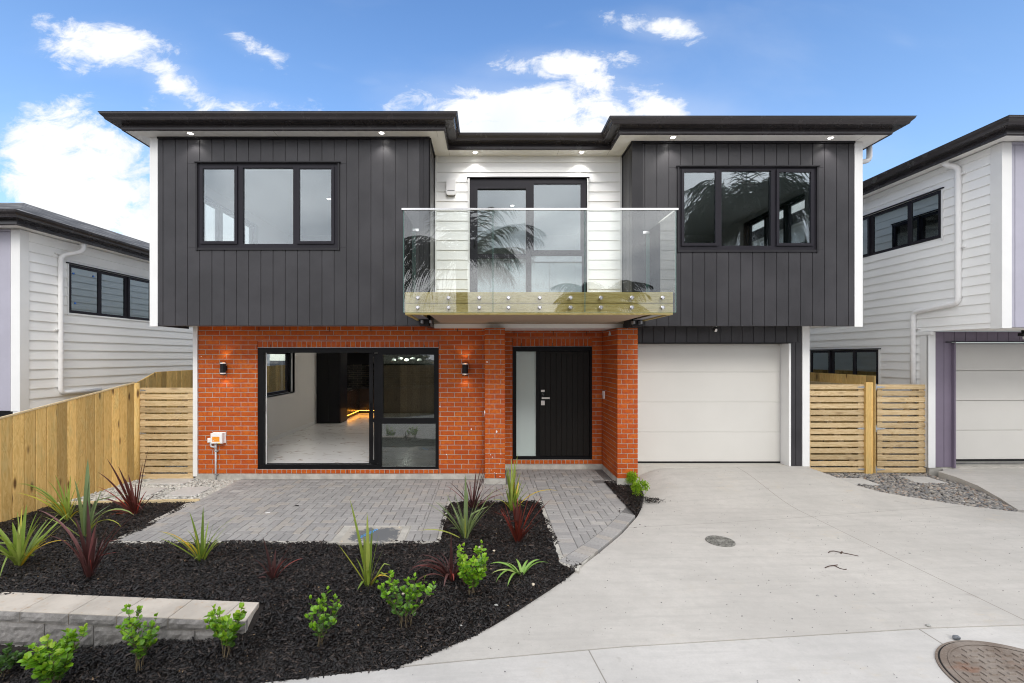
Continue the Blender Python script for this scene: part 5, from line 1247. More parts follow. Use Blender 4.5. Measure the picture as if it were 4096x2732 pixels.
# meter box with conduit
Y = YB - .11; x0, x1, z0, z1 = X(841, Y), X(888, Y), Z(1775, Y), Z(1734, Y)
t = empty('junction_box', (x0, YB, z0), 'white electrical box with orange label on the bricks near the slatted side gate', 'electrical box')
mb = MB(); mb.bbox(x0, x1, Y, YB - .02, z0, z1, .008); mb.build('box_body', 'pvc_white', t)
mb = MB(); mb.box(x0 - .002, x1 + .012, YB - .021, YB - .003, z0 - .004, z1 + .008); mb.build('back_plate', 'pvc_white', t)
mb = MB(); mb.box(x0 + .035, x1 - .045, Y - .0015, Y + .001, Z(1767, Y), Z(1747, Y)); each(mb, 'label', 'orange_label', t)
mb = MB(); mb.box(x0 + .135, x0 + .175, Y - .0015, Y + .001, z0 + .004, z0 + .018); each(mb, 'label', 'yellow_label', t)
mb = MB(); mb.tube([(x0 + .053, Y - .002, Z(1763, Y)), (x0 + .053, Y + .001, Z(1763, Y))], .009, 12); mb.box(x0 + .062, x0 + .095, Y - .0022, Y - .0005, Z(1759.6, Y), Z(1759, Y)); mb.build('label_mark', 'white_paint', t)
mb = MB(); mb.raw([(x0 + .112, Y - .0015, z0 + .006), (x0 + .128, Y - .0015, z0 + .006), (x0 + .120, Y - .0015, z0 + .021)], [(0, 1, 2)]); mb.build('warning_mark', 'black_plastic', t)
mb = MB(); mb.bbox(x0 - .085, x0 - .004, YB - .07, YB - .003, z0 + .005, z0 + .085, .015); mb.build('socket_box', 'pvc_white', t)
mb = MB(); xc = X(863, YB - .03); mb.tube([(xc, YB - .03, z0), (xc, YB - .03, -.02)], .0155, 12); mb.tube([(xc, YB - .03, z0), (xc, YB - .03, z0 - .11)], .021, 12)
mb.tube(rounded([(X(847, YB), YB - .03, z0), (X(847, YB), YB - .03, z0 - .065), (xc, YB - .03, z0 - .075)], .05), .016, 10); mb.build('conduit', 'pvc_grey', t, smooth=True)
mb = MB(); mb.box(xc - .022, xc + .045, YB - .05, YB - .002, z0 - .155, z0 - .135); mb.box(xc - .022, xc + .045, YB - .05, YB - .002, .085, .10); each(mb, 'pipe_clip', 'galvanised', t)
# orange plastic tag on the paving
x_, y_, z_ = G(1218, 1911, lambda a, b: .0); 
mb = MB(); mb.prism([(x_, y_), (x_ + .03, y_ - .004), (x_ + .034, y_ + .02), (x_ + .004, y_ + .03)], .002, .010, .002); o = mb.build('plastic_offcut', 'orange_tube', loc=(x_, y_, 0)); tag(o, 'tiny orange plastic offcut on the patio under the sliding door', 'offcut')
x_, y_, z_ = G(1069, 2052, lambda a, b: .0)
m, n, b = new_mat('bird_lime'); b.inputs['Base Color'].default_value = (.8, .8, .78, 1)
mb = MB(); mb.prism([(x_ - .03, y_), (x_ - .01, y_ - .02), (x_ + .01, y_ - .005), (x_ + .035, y_ + .01), (x_ + .03, y_ + .03), (x_, y_ + .015)], .002, .006, .001); o = mb.build('paper_scrap', 'bird_lime', loc=(x_, y_, 0)); tag(o, 'small torn white paper scrap on the patio pavers', 'scrap')
x_, y_, z_ = G(1188, 2025, lambda a, b: .0)
mb = MB(); mb.tube([(x_ - .03, y_, .008), (x_, y_ + .006, .010), (x_ + .03, y_ - .002, .008)], [.006, .009, .005], 6); o = mb.build('bark_chip', 'mulch', loc=(x_, y_, 0)); tag(o, 'lone black bark chip in the middle of the patio pavers', 'bark chip')

# ============================================================ NEIGHBOURS
random.seed(31)
VXL = 61 / F
class Wall:
    """receding side wall: world x = x0 + s*(Y - yc)"""
    def __init__(w, xc, yc, s): w.xc, w.yc, w.s = xc, yc, s
    def Y(w, u): k = (u - U0) / F; return (w.xc - w.s * w.yc) / (k - w.s)
# left neighbour
WL_ = Wall(-8.11, 7.9, VXL); la = (VXL / math.hypot(1, VXL), 1 / math.hypot(1, VXL))
def lx(u): return (WL_.Y(u) - 7.9) * math.hypot(1, VXL)
nb_ = empty('neighbour_house', (-8.11, 7.9, -1.25), 'white weatherboard house with shingle roof beyond the timber fence on the left', 'house')
zs = 4.41; O = (-8.11, 7.9)
lw = (lx(270), lx(598) + .03, 3.05, 3.995)
mb = MB(O, la); weatherboards(mb, .13, 8.5, -.1, zs - .001, 0, 2.2 + (V0 - 1040) / F * 7.95 - .174 * 30, .174, [lw]); 
for p, q, a, b in cut(.0, 8.5, -1.2, zs - .002, [lw]): mb.box(p, q, .012, .12, a, b)
mb.build('weatherboard_wall', 'white_weatherboard', nb_)
mb = MB(O, la); mb.box(-.02, .13, -.03, .02, -1.2, zs - .003); each(mb, 'corner_board', 'white_paint', nb_)
fo = (-8.11, 7.9); fa = (la[1], -la[0])
mb = MB(fo, fa); mb.box(-.135, .028, -.022, .02, 1.255, zs - .003); each(mb, 'corner_board', 'white_paint', nb_)
mb = MB(fo, fa); vpanels(mb, -6, -.136, 1.262, zs - .04, 0, -.15, .2); mb.build('vertical_cladding', 'lilac_paint', nb_)
mb = MB(fo, fa); mb.box(-6, -.137, -.03, .01, zs - .038, zs - .002); each(mb, 'head_trim', 'lilac_paint', nb_)
mb = MB(fo, fa); mb.box(-6, -.2, .75, .85, -1.2, 1.25); mb.box(-6, -.0, .0, .75, 1.255, 1.27) ; mb.build('lower_wall', 'dark_cladding', nb_)
mid = [WL_.Y(396), WL_.Y(507)]; sp = [lw[0], lx(397), lx(508), lw[1]]
win = side_window(O, la, *lw, 3, glass='side_glass', parent=nb_, splits=sp, trim='white_paint', sillb=False)
mb = MB(O, la)
for (u, v) in ((291, 1094), (371, 1106), (298, 1213)):
    Y = WL_.Y(u); l_ = lx(u); z = Z(v, Y); mb.box(l_ - .015, l_ + .015, -.022, -.0125, z - .016, z + .016)
each(mb, 'blue_sticker', 'blue_tape', win)
# eaves
def W(o, a, x, y): return (o[0] + x * a[0] - y * a[1], o[1] + x * a[1] + y * a[0])
pl = [W(fo, fa, -7, -.30), W(fo, fa, .28, -.30), W(O, la, 9.2, -.28)]
gpn = [(d, zs + z) for d, z in gp]
mb = MB(); sweep(mb, pl, [(-.02, zs - .01), (0, zs - .01), (.006, zs + .004), (.006, zs + .05), (0, zs + .058), (0, zs + .19), (-.02, zs + .19)]); mb.build('fascia', 'gutter_metal', nb_)
mb = MB(); sweep(mb, pl, gpn); mb.build('gutter', 'gutter_metal', nb_)
mb = MB(); q = [W(fo, fa, -7, -.285), W(fo, fa, .265, -.285), W(O, la, 9.2, -.265), W(O, la, 9.2, .3), W(O, la, .3, .3), W(fo, fa, -7, .3)]
mb.prism(q, zs, zs + .012); each(mb, 'eaves_soffit', 'soffit_paint', nb_)
zl = zs + .185; c = W(fo, fa, .26 , -.28); e0 = W(fo, fa, -8, -.28); e1 = W(O, la, 9.3, -.26); r0 = (-11.4, 11.2); r1 = (-11.4 + VXL * 6, 17.2)
mb = MB(); mb.raw([(c[0], c[1], zl), (e0[0], e0[1], zl), (r0[0], r0[1], 5.99), (r0[0] - 8, r0[1], 5.99), (e1[0], e1[1], zl), (r1[0], r1[1], 5.99), (r1[0] - 6, e1[1], zl), (r0[0] - 8, 16, zl), (c[0], c[1], zl - .03), (e0[0], e0[1], zl - .03), (e1[0], e1[1], zl - .03)],
    [(0, 1, 3, 2), (0, 2, 5, 4), (0, 8, 9, 1), (0, 4, 10, 8), (2, 3, 7, 6, 5), (4, 5, 6)]); mb.build('roof', 'roof_shingle', nb_)
mb = MB(); sweep(mb, pl, [(-.02, zl - .004), (.012, zl - .004), (.012, zl + .006), (-.02, zl + .006)]); mb.build('roof_edge', 'white_paint', nb_)
Yp = WL_.Y(232); xl = lx(232)
p3 = lambda l, out, z: (*W(O, la, l, -out), z)
zt = Z(945, 8.9)
mb = MB(); mb.tube(rounded([p3(lx(290), .22, zs + .09), p3(lx(290), .22, Z(1003, 8.8)), p3(xl, .055, Z(1022, Yp)), p3(xl, .055, Z(1572, Yp)), p3(lx(392), .055, Z(1560, WL_.Y(392)))], .09), .042, 14); mb.build('downpipe', 'pvc_white', nb_, smooth=True)
for v in (1017, 1320): mb = MB(O, la); z = Z(v, Yp); mb.box(xl - .09, xl + .05, -.06, -.005, z - .012, z + .012); each(mb, 'pipe_clip', 'pvc_white', nb_)

# right neighbour
SR = -.02; WR_ = Wall(8.044, 7.10, SR); ra = (-SR / math.hypot(1, SR), -1 / math.hypot(1, SR))    # along = toward the camera
def rl(u): return -(WR_.Y(u) - 7.10) * math.hypot(1, SR)          # local x, 0 at the upper front corner, negative going back
nr = empty('neighbour_house', (8.04, 7.1, 0), 'white weatherboard house with purple garage surround on the right', 'house')
zs = 5.54; O = (8.044, 7.10); fo = O; fa = (-ra[1], ra[0])        # front face runs to the right
rw = (rl(3440), rl(3771), 4.30, 5.148); rw2 = (rl(3246), rl(3519), 1.18, 2.35)
mb = MB(O, ra); ph = Z(1002, 7.3) - .158 * 30
weatherboards(mb, -9, -.14, 2.66, zs - .001, 0, Z(1090, 7.2) - .158 * 30, .158, [rw]); weatherboards(mb, -9, -1.30, .05, 2.66, 0, Z(1090, 7.2) - .158 * 30, .158, [rw2])
for p, q, a, b in cut(-9, 0, 2.66, zs - .002, [rw]): mb.box(p, q, .012, .12, a, b)
for p, q, a, b in cut(-9, -1.17, .05, 2.66, [rw2]): mb.box(p, q, .012, .12, a, b)
mb.build('weatherboard_wall', 'white_weatherboard', nr)
mb = MB(O, ra); mb.box(-.14, .02, -.03, .02, 2.645, zs - .003); mb.box(-1.30, -1.14, -.03, .02, .19, 2.64); mb.box(-1.36, -1.08, -.045, .02, 2.60, 2.655); each(mb, 'corner_board', 'white_paint', nr)
mb = MB(fo, fa); mb.box(-.028, .125, -.022, .02, 2.645, zs - .003); mb.box(-.03, .10, 1.135, 1.17, .19, 2.655); each(mb, 'corner_board', 'white_paint', nr)
mb = MB(fo, fa); vpanels(mb, .126, 7, 2.66, zs - .04, 0, .19, .2); mb.box(.126, 7, -.03, .01, zs - .038, zs - .002); mb.build('vertical_cladding', 'lilac_paint', nr)
gdl, gdr = .455, 3.4
mb = MB(fo, fa); vpanels(mb, .101, gdl - .04, .20, 2.66, 1.157, .27, .2, gap=.008); vpanels(mb, gdl - .04, 7, 2.475, 2.66, 1.157, .27, .2, gap=.008); mb.build('vertical_cladding', 'purple_paint', nr)
mb = MB(fo, fa); mb.box(.05, 7, .02, 1.16, 2.662, 2.68); each(mb, 'overhang_soffit', 'soffit_paint', nr)
mb = MB(fo, fa); mb.box(gdl - .04, gdl - .012, 1.10, 1.42, .19, 2.455); each(mb, 'door_reveal', 'purple_paint', nr)
mb = MB(fo, fa); mb.box(gdl - .012, gdl + .0, 1.12, 1.42, .19, 2.455); mb.build('door_stop', 'white_paint', nr)
mb = MB(fo, fa); mb.box(gdl - .16, gdr, 1.10, 1.17, 2.458, 2.474); mb.build('door_flashing', 'black_plastic', nr)
mb = MB(fo, fa); mb.box(gdl, gdr, 1.45, 1.48, .2, 2.46); gdn = mb.build('garage_door', 'garage_door_paint', nr)
tops = [2.455, Z(1483, 8.46), Z(1603, 8.46), Z(1722, 8.46), .285]
for a, b in zip(tops, tops[1:]): mb = MB(fo, fa); mb.bbox(gdl + .002, gdr, 1.37, 1.45, b + .003, a - .003, .005); mb.build('door_panel', 'garage_door_paint', gdn)
mb = MB(fo, fa); mb.box(gdl + .002, gdr, 1.368, 1.41, .25, .286); mb.build('rubber_seal', 'black_plastic', gdn)
mb = MB(fo, fa); mb.box(.0, 7, 1.15, 1.5, -.05, .19); each(mb, 'footing', 'footing_concrete', nr)
side_window(O, ra, *rw, 3, glass='side_glass', parent=nr, splits=[rw[0], rl(3483), rl(3641), rw[1]], trim='white_paint', sillb=False)
side_window(O, ra, *rw2, 3, glass='side_glass', parent=nr, splits=[rw2[0], rl(3325), rl(3419), rw2[1]], trim='white_paint', sillb=False)
pr = [W(O, ra, -9.6, -.24), W(O, ra, .26, -.24), W(fo, fa, 7.5, -.26)]
mb = MB(); sweep(mb, pr, [(-.02, zs - .01), (0, zs - .01), (.006, zs + .004), (.006, zs + .05), (0, zs + .058), (0, zs + .19), (-.02, zs + .19)]); mb.build('fascia', 'gutter_metal', nr)
mb = MB(); sweep(mb, pr, [(d, zs + z) for d, z in gp]); mb.build('gutter', 'gutter_metal', nr)
mb = MB(); q = [W(O, ra, -9.6, -.225), W(O, ra, .245, -.225), W(fo, fa, 7.5, -.245), W(fo, fa, 7.5, .3), W(O, ra, -.2, .3), W(O, ra, -9.6, .3)]; mb.prism(q, zs, zs + .012); each(mb, 'eaves_soffit', 'soffit_paint', nr)
c = W(O, ra, .24, -.22); e0 = W(O, ra, -9.7, -.22); e1 = W(fo, fa, 8, -.24); zl = zs + .2
mb = MB(); mb.raw([(c[0], c[1], zl), (e0[0], e0[1], zl), (e1[0], e1[1], zl), (11.5, 10.6, 6.4), (11.3, 16.5, 6.4), (16, 10.6, 6.4)], [(0, 3, 4, 1), (0, 2, 5, 3), (3, 5, 4)]); mb.build('roof', 'roof_shingle', nr)
p3 = lambda l, out, z: (*W(O, ra, l, -out), z)
uA, uB, uC = 3765, 3845, 3664; lA, lB, lC = rl(uA), rl(uB), rl(uC); YA, YB_, YC_ = WR_.Y(uA), WR_.Y(uB), WR_.Y(uC)
lA2 = rl(3765) + .22
mb = MB(); mb.tube(rounded([p3(lA2, .17, zs + .09), p3(lA2, .17, Z(655, 7.75)), p3(lB, .055, Z(668, YB_)), p3(lB, .055, Z(1212, YB_)), p3(lC, .055, Z(1250, YC_)), p3(lC, .055, .1)], .09), .043, 14); mb.build('downpipe', 'pvc_white', nr, smooth=True)
for l, v, Y in ((lB, 700, YB_), (lB, 991, YB_), (lC, 1316, YC_)): mb = MB(O, ra); z = Z(v, Y); mb.box(l - .05, l + .10, -.06, -.005, z - .012, z + .012); each(mb, 'pipe_clip', 'pvc_white', nr)
# security light on the neighbour's overhang
t = empty('security_lamp', (8.6, 7.9, 2.6), 'small black floodlight under the lilac overhang at the right picture edge', 'security light'); x, y = X(4090, 7.9), 7.9
mb = MB(); mb.box(x - .05, x + .09, y - .05, y + .03, 2.56, 2.61); mb.box(x, x + .03, y - .02, y + .02, 2.61, 2.662); mb.build('head', 'black_plastic', t)
mb = MB(); mb.tube([(x + .0, y - .055, 2.53), (x + .0, y - .03, 2.53)], .035, 14); mb.build('sensor', 'pvc_white', t)
# ============================================================ FENCES AND GATES
random.seed(8)
def plank_fence(pts_top, label, name='timber_fence', w=.148, mat='fence_timber', nail=True, back=False):
    """pts: [(x, y, zbottom, ztop)] plan polyline; planks face the right side of travel"""
    f = empty(name, (pts_top[0][0], pts_top[0][1], pts_top[0][2]), label, 'fence')
    for (a, b) in zip(pts_top, pts_top[1:]):
        L_ = math.hypot(b[0] - a[0], b[1] - a[1]); d = ((b[0] - a[0]) / L_, (b[1] - a[1]) / L_); n = max(1, round(L_ / w)); wv = L_ / n
        for i in range(n):
            t0, t1 = i / n, (i + 1) / n; mb = MB((a[0], a[1]), d); r = random.random(); g = .0012
            zt0, zt1 = a[3] + (b[3] - a[3]) * t0, a[3] + (b[3] - a[3]) * t1; zb0 = a[2] + (b[2] - a[2]) * t0
            x0, x1 = t0 * L_ + g, t1 * L_ - g; yo = random.uniform(-.001, .003)
            c = .008 if w < .2 else .003; sec = [(x0 + c, yo), (x1 - c, yo), (x1, yo + .010), (x1, yo + .018), (x0, yo + .018), (x0, yo + .010)]
            mb.raw([(p, q, zb0) for p, q in sec] + [(p, q, zt0 + (zt1 - zt0) * (p - x0) / (x1 - x0)) for p, q in sec], [(5, 4, 3, 2, 1, 0), (6, 7, 8, 9, 10, 11)] + [(k, (k + 1) % 6, 6 + (k + 1) % 6, 6 + k) for k in range(6)], r)
            mb.build('paling', mat, f)
        mb = MB((a[0], a[1]), d)
        for k in (.2, .8):
            za, zb_ = a[2] + (a[3] - a[2]) * k, b[2] + (b[3] - b[2]) * k
            mb.raw([(0, .02, za), (L_, .02, zb_), (L_, .06, zb_), (0, .06, za), (0, .02, za + .09), (L_, .02, zb_ + .09), (L_, .06, zb_ + .09), (0, .06, za + .09)], [(0, 3, 2, 1), (4, 5, 6, 7), (0, 1, 5, 4), (1, 2, 6, 5), (2, 3, 7, 6), (3, 0, 4, 7)], .4)
        mb.build('rail', mat, f)
    return f
# left fence: travel so that the right-hand side (outward, y=0 face) looks at us: from near to far has right = +x
fl = plank_fence([(-6.66, 4.3, -.35, 1.055), (-6.50, 6.08, -.12, 1.366), (-6.28, 8.12, -.10, 1.722)], 'tall timber paling fence running along the left side of the garden')
mb = MB((-6.66, 4.3), ((.16) / 1.787, 1.78 / 1.787)); mb.raw([(0, -.004, 1.056), (1.787, -.004, 1.368), (1.787, .024, 1.368), (0, .024, 1.056), (0, -.004, 1.078), (1.787, -.004, 1.390), (1.787, .024, 1.390), (0, .024, 1.078)], [(0, 3, 2, 1), (4, 5, 6, 7), (0, 1, 5, 4), (1, 2, 6, 5), (2, 3, 7, 6), (3, 0, 4, 7)]); mb.build('capping', 'edging_timber', fl)
mb = MB((-6.50, 6.08), (.22 / 2.052, 2.04 / 2.052)); mb.raw([(0, -.004, 1.368), (2.052, -.004, 1.724), (2.052, .024, 1.724), (0, .024, 1.368), (0, -.004, 1.390), (2.052, -.004, 1.746), (2.052, .024, 1.746), (0, .024, 1.390)], [(0, 3, 2, 1), (4, 5, 6, 7), (0, 1, 5, 4), (1, 2, 6, 5), (2, 3, 7, 6), (3, 0, 4, 7)]); mb.build('capping', 'edging_timber', fl)
plank_fence([(-6.30, 8.22, -.05, 1.74), (-6.46, 8.9, -.05, 1.905), (-6.5, 12.0, -.05, 1.92), (-6.52, 17, -.05, 1.95)], 'timber boundary fence continuing behind the left gate beside the white house wall', mat='fence_timber')
mb = MB(); mb.tube([(-6.30, 8.17, -.3), (-6.30, 8.17, 1.73)], .062, 16); o = mb.build('gate_post', 'fence_timber', loc=(-6.30, 8.17, -.3), smooth=True); tag(o, 'round timber post carrying the left gate hinges at the fence end', 'post')
def gate(x0, x1, z0, z1, y, n, label, hinge, skew=None, group=None):
    g = empty('slatted_gate', ((x0 + x1) / 2, y, z0), label, 'gate', 'slatted timber side gates'); p = (z1 - z0 + .030) / n
    for i in range(n):
        mb = MB(); a = z0 + i * p; jx = random.uniform(-.003, .003); mb.bbox(x0 + jx, x1 + jx * .5, y + random.uniform(-.0015, .0015), y + .020, a, a + p - .030, .003, rand=True)
        if skew and i == skew: mb.r = [.02] * len(mb.r)
        mb.build('slat', 'slat_timber', g)
    mb = MB()
    for xa in (x0 + .02, x1 - .11): mb.box(xa, xa + .09, y + .0205, y + .06, z0 + .01, z1 - .01, rand=True)
    each(mb, 'stile', 'slat_timber', g)
    # diagonal brace
    mb = MB(); dx, dz = x1 - x0 - .2, z1 - z0 - .1; l = math.hypot(dx, dz); ux, uz = dx / l, dz / l; w = .045; xa, za = (x0 + .1, z0 + .05); s = 1
    if hinge == 'r': xa, ux = x1 - .1, -ux
    q = [(xa - uz * w, za + ux * w), (xa + uz * w, za - ux * w), (xa + uz * w + ux * l, za - ux * w + uz * l), (xa - uz * w + ux * l, za + ux * w + uz * l)]
    mb.raw([(a, y + .052, b) for a, b in q] + [(a, y + .085, b) for a, b in q], [(0, 1, 2, 3), (4, 7, 6, 5), (0, 4, 5, 1), (1, 5, 6, 2), (2, 6, 7, 3), (3, 7, 4, 0)]); mb.build('brace', 'slat_timber', g)
    hx = x0 if hinge == 'l' else x1; sg = 1 if hinge == 'l' else -1
    for zc in (z1 - .045, (z0 + z1) / 2 - .0, z0 + .06):
        mb = MB(); mb.box(hx - sg * .038 - .010, hx - sg * .038 + .010, y - .018, y - .008, zc - .06, zc + .06)
        q = [(hx - sg * .028, zc - .022), (hx - sg * .028, zc + .022), (hx + sg * .14, zc + .006), (hx + sg * .14, zc - .006)]
        mb.raw([(a, y - .008, b) for a, b in q] + [(a, y - .003, b) for a, b in q], [(0, 1, 2, 3), (4, 7, 6, 5), (0, 4, 5, 1), (1, 5, 6, 2), (2, 6, 7, 3), (3, 7, 4, 0)])
        mb.tube([(hx - sg * .03, y - .013, zc - .03), (hx - sg * .03, y - .013, zc + .03)], .006, 8); mb.build('hinge', 'galvanised', g)
        mb = MB()
        for k in (.02, .07, .12): mb.tube([(hx + sg * k, y - .011, zc), (hx + sg * k, y - .007, zc)], .005, 8)
        each(mb, 'screw', 'steel', g)
    return g
gate(X(554, 8.2), -5.286, .0, Z(1551, 8.2), 8.19, 14, 'horizontal slatted timber gate between the left paling fence and the brick corner', 'l')
gate(5.806, X(3459, 8.3), Z(1889, 8.3), Z(1538, 8.3), 8.29, 14, 'wider slatted timber gate directly right of the garage corner', 'r')
gate(X(3507, 8.3), X(3702, 8.3), Z(1890, 8.3), Z(1538, 8.3), 8.29, 14, 'narrower slatted timber gate against the purple garage house, one darker slat near its top', 'l', skew=12)
t = empty('gate_post', (X(3480, 8.25), 8.3, 0), 'square timber gate post between the two right hand slatted gates', 'post')
mb = MB(); mb.bbox(X(3464, 8.25), X(3485.5, 8.25), 8.25, 8.36, -.1, Z(1529, 8.25), .003, r=.2); each(mb, 'post_board', 'fence_timber', t)
mb = MB(); mb.bbox(X(3486, 8.25), X(3497, 8.25), 8.262, 8.36, 0, Z(1529.5, 8.25), .003, r=.8); mb.build('batten', 'fence_timber', t)
mb = MB(); mb.bbox(X(3497.3, 8.24), X(3502.5, 8.24), 8.235, 8.42, -.12, Z(1503, 8.24), .002, r=.55); each(mb, 'post_board', 'fence_timber', t)
plank_fence([(7.06, 8.44, .0, 1.855), (7.10, 17, .0, 1.87)], 'timber boundary fence receding between our house and the purple garage house', w=.15)
mb = MB((7.06, 8.44), (0, 1)); mb.box(0, 8, -.03, -.001, 1.70, 1.72, .6); mb.box(0, 8, .02, .06, 1.58, 1.67, .6)
mb.rr = .6
o = mb.build('fence_rail', 'edging_timber', loc=(7.06, 8.44, 1.7)); tag(o, 'long timber rail along the top of the receding fence behind the right gates', 'rail')
o.parent = [q for q in bpy.data.objects if q.name.startswith('timber_fence')][-1]; o.location = Vector((7.06, 8.44, 1.7)) - o.parent.location; del o['label']; del o['category']
# fence on the other side of the street (seen mirrored in the glass)
plank_fence([(15, -3.3, -.6, 1.83), (-13, -3.3, -.75, 1.83)], 'dark timber fence across the street behind the photographer, mirrored in the sliding door', w=.28, mat='far_fence_timber')

# ============================================================ PLANTS
def blade(mb, p, az, e0, e1, Ln, W_, r, n=9, pw=1.3, roll=0.0, kink=None, fold=.18):
    W_ = W_ * 1.12; r = min(1, max(0, r + random.uniform(-.12, .12))) if r < .9 else r
    x, y, z = p; ca, sa = math.cos(az), math.sin(az); vs = []; e = e0
    for i in range(n + 1):
        t = i / n; e = e0 + (e1 - e0) * t ** pw
        if kink and t > kink[0]: e = e - kink[1]
        w = W_ * min(1, .5 + t * 2.2) * (max(0, 1 - t) ** .55 if t > .45 else 1 * (1 - .45) ** 0 * 1) if t <= .45 else W_ * ((1 - t) / .55) ** .62
        sx, sy = -sa * math.cos(roll), ca * math.cos(roll); sz = math.sin(roll)
        up = (-math.sin(e) * ca, -math.sin(e) * sa, math.cos(e))
        hw = w / 2; f = fold * w
        vs += [(x - sx * hw + up[0] * f, y - sy * hw + up[1] * f, z - sz * hw + up[2] * f), (x, y, z), (x + sx * hw + up[0] * f, y + sy * hw + up[1] * f, z + sz * hw + up[2] * f)]
        st = Ln / n; x += math.cos(e) * ca * st; y += math.cos(e) * sa * st; z += math.sin(e) * st
    fs = []
    for i in range(n):
        a = i * 3; fs += [(a, a + 1, a + 4, a + 3), (a + 1, a + 2, a + 5, a + 4)]
    mb.raw(vs, fs, r)
def flax(u, v, mat, label, leaves, rand=(0, 0, 0, 0, 0), seed=0, name='flax_plant', cat='flax', spread=.03):
    """leaves: (azimuth deg [0 = right, 90 = away], start elev, end elev, length, width, tone)"""
    random.seed(seed); x, y, z = G(u, v, bed_z); mb = MB(); z -= .02
    for lf in leaves:
        az, e0, e1, ln, w, r = lf[:6]; kk = lf[6] if len(lf) > 6 else None
        a = R(az); p = (x + math.cos(a) * random.uniform(0, spread), y + math.sin(a) * random.uniform(0, spread), z)
        blade(mb, p, a, R(e0), R(e1), ln, w, r, roll=random.uniform(-.3, .3), kink=kk)
    n, l0, l1, w0, bend = rand[:5]; tones = rand[5] if len(rand) > 5 else (.1, .9)
    for i in range(int(n * 1.5)):
        a = random.uniform(0, 6.283); e0 = R(random.uniform(52, 90)); ln = random.uniform(l0 * .7, l1 * 1.08)
        blade(mb, (x + math.cos(a) * random.uniform(0, spread), y + math.sin(a) * random.uniform(0, spread), z), a, e0, e0 - R(random.uniform(.3, 1) * bend), ln, w0 * random.uniform(.5, 1.1), random.uniform(.90, 1) if random.random() < .13 else random.uniform(*tones), roll=random.uniform(-.6, .6), kink=(random.uniform(.45, .7), random.uniform(.5, 1.5)) if random.random() < .22 else None)
    o = mb.build(name, mat, loc=(x, y, z), smooth=True); tag(o, label, cat); return o
random.seed(1)
flax(77, 2266, 'flax_green', 'broad green flax with yellow tipped leaves cut by the left picture edge', [(10, 80, 55, .62, .045, .3), (95, 86, 80, .66, .05, .2), (175, 70, 35, .60, .045, .35), (20, 62, -20, .50, .028, .95), (0, 50, 30, .95, .022, .75), (15, 68, 10, .5, .025, .9), (200, 65, 30, .5, .04, .2), (-20, 60, 5, .40, .02, .6), (60, 82, 70, .58, .045, .1), (150, 78, 50, .5, .05, .15), (-60, 70, 20, .4, .03, .7)], (16, .35, .62, .034, 60), 11)
flax(270, 2077, 'flax_green', 'loose green flax leaning left against the timber fence', [(180, 62, -12, .95, .024, .15), (178, 60, -5, .92, .022, .2), (175, 55, 10, .75, .022, .3), (182, 45, 5, .80, .022, .8), (170, 78, 60, .66, .026, .25), (100, 88, 80, .62, .026, .5), (30, 80, 60, .42, .022, .93), (165, 68, 30, .66, .022, .4), (190, 58, 20, .6, .02, .65)], (22, .3, .6, .02, 70, (.2, .85)), 12)
flax(342, 2151, 'flax_grey_green', 'tall flax of few wide grey green blades just behind the large purple flax', [(120, 87, 84, .98, .062, .2), (20, 88, 86, .80, .055, .35), (10, 82, 60, .85, .05, .5, (.55, 1.0)), (0, 72, -50, .80, .042, .8), (-5, 66, -60, .62, .035, 1.0), (170, 84, 72, .75, .045, .6), (60, 80, 70, .6, .04, .4), (185, 40, 22, .55, .02, .9)], (5, .35, .6, .03, 40), 13)
flax(355, 2310, 'flax_purple', 'large dark purple flax in front of the tall green one near the retaining wall', [(150, 88, 84, .80, .040, .2), (60, 86, 80, .62, .036, .5), (175, 76, 8, .95, .030, .75), (178, 72, -5, .70, .028, .7), (5, 74, 18, .95, .026, .6), (8, 70, 30, .85, .022, .7), (170, 82, 62, .66, .036, .3), (20, 80, 66, .60, .036, .4), (100, 85, 75, .5, .04, .1), (-30, 78, 60, .5, .04, .35)], (14, .3, .58, .034, 35, (0, .8)), 14)
flax(541, 2057, 'flax_red', 'dark red cordyline leaning away from the fence next to the pale pebbles', [(20, 84, 78, .98, .040, .05), (60, 86, 80, .75, .038, .15), (170, 66, 50, .92, .034, .1), (172, 58, 25, .85, .032, .2), (178, 50, 15, .70, .028, .85), (175, 40, -5, .62, .03, .3), (185, 25, -30, .5, .03, .4), (165, 72, 55, .75, .036, 0), (190, 20, -45, .42, .03, .5), (150, 75, 60, .6, .036, .15), (0, 78, 50, .4, .03, .9)], (8, .3, .6, .032, 40, (0, .4)), 15, name='cordyline', cat='cordyline')
flax(806, 2243, 'flax_green', 'small green flax standing alone at the front edge of the patio', [(100, 88, 86, .60, .030, .1), (160, 78, 62, .56, .028, .15), (20, 76, 12, .62, .022, .3), (178, 60, -8, .62, .022, .85), (175, 48, 12, .58, .022, .6), (182, 38, 20, .55, .02, .4), (170, 70, -60, .5, .02, .92), (15, 70, 40, .45, .02, .7), (200, -10, -50, .42, .015, .8), (30, 82, 70, .42, .026, .2)], (16, .2, .42, .022, 50), 16)
flax(1094, 2315, 'flax_purple', 'small dark purple flax in the mulch right of the retaining wall end', [(165, 78, 70, .44, .036, .1), (170, 60, 20, .30, .02, .2), (15, 72, 50, .42, .02, .5), (5, 58, 5, .36, .02, .85), (10, 66, 30, .32, .022, .4), (90, 85, 75, .3, .03, .3), (195, 50, -40, .14, .02, .9), (20, 76, 66, .36, .014, .8)], (8, .15, .3, .024, 45, (0, .5)), 17)
x, y, z = G(1094, 2315, bed_z); x2, y2, z2 = G(1064, 2410, bed_z)
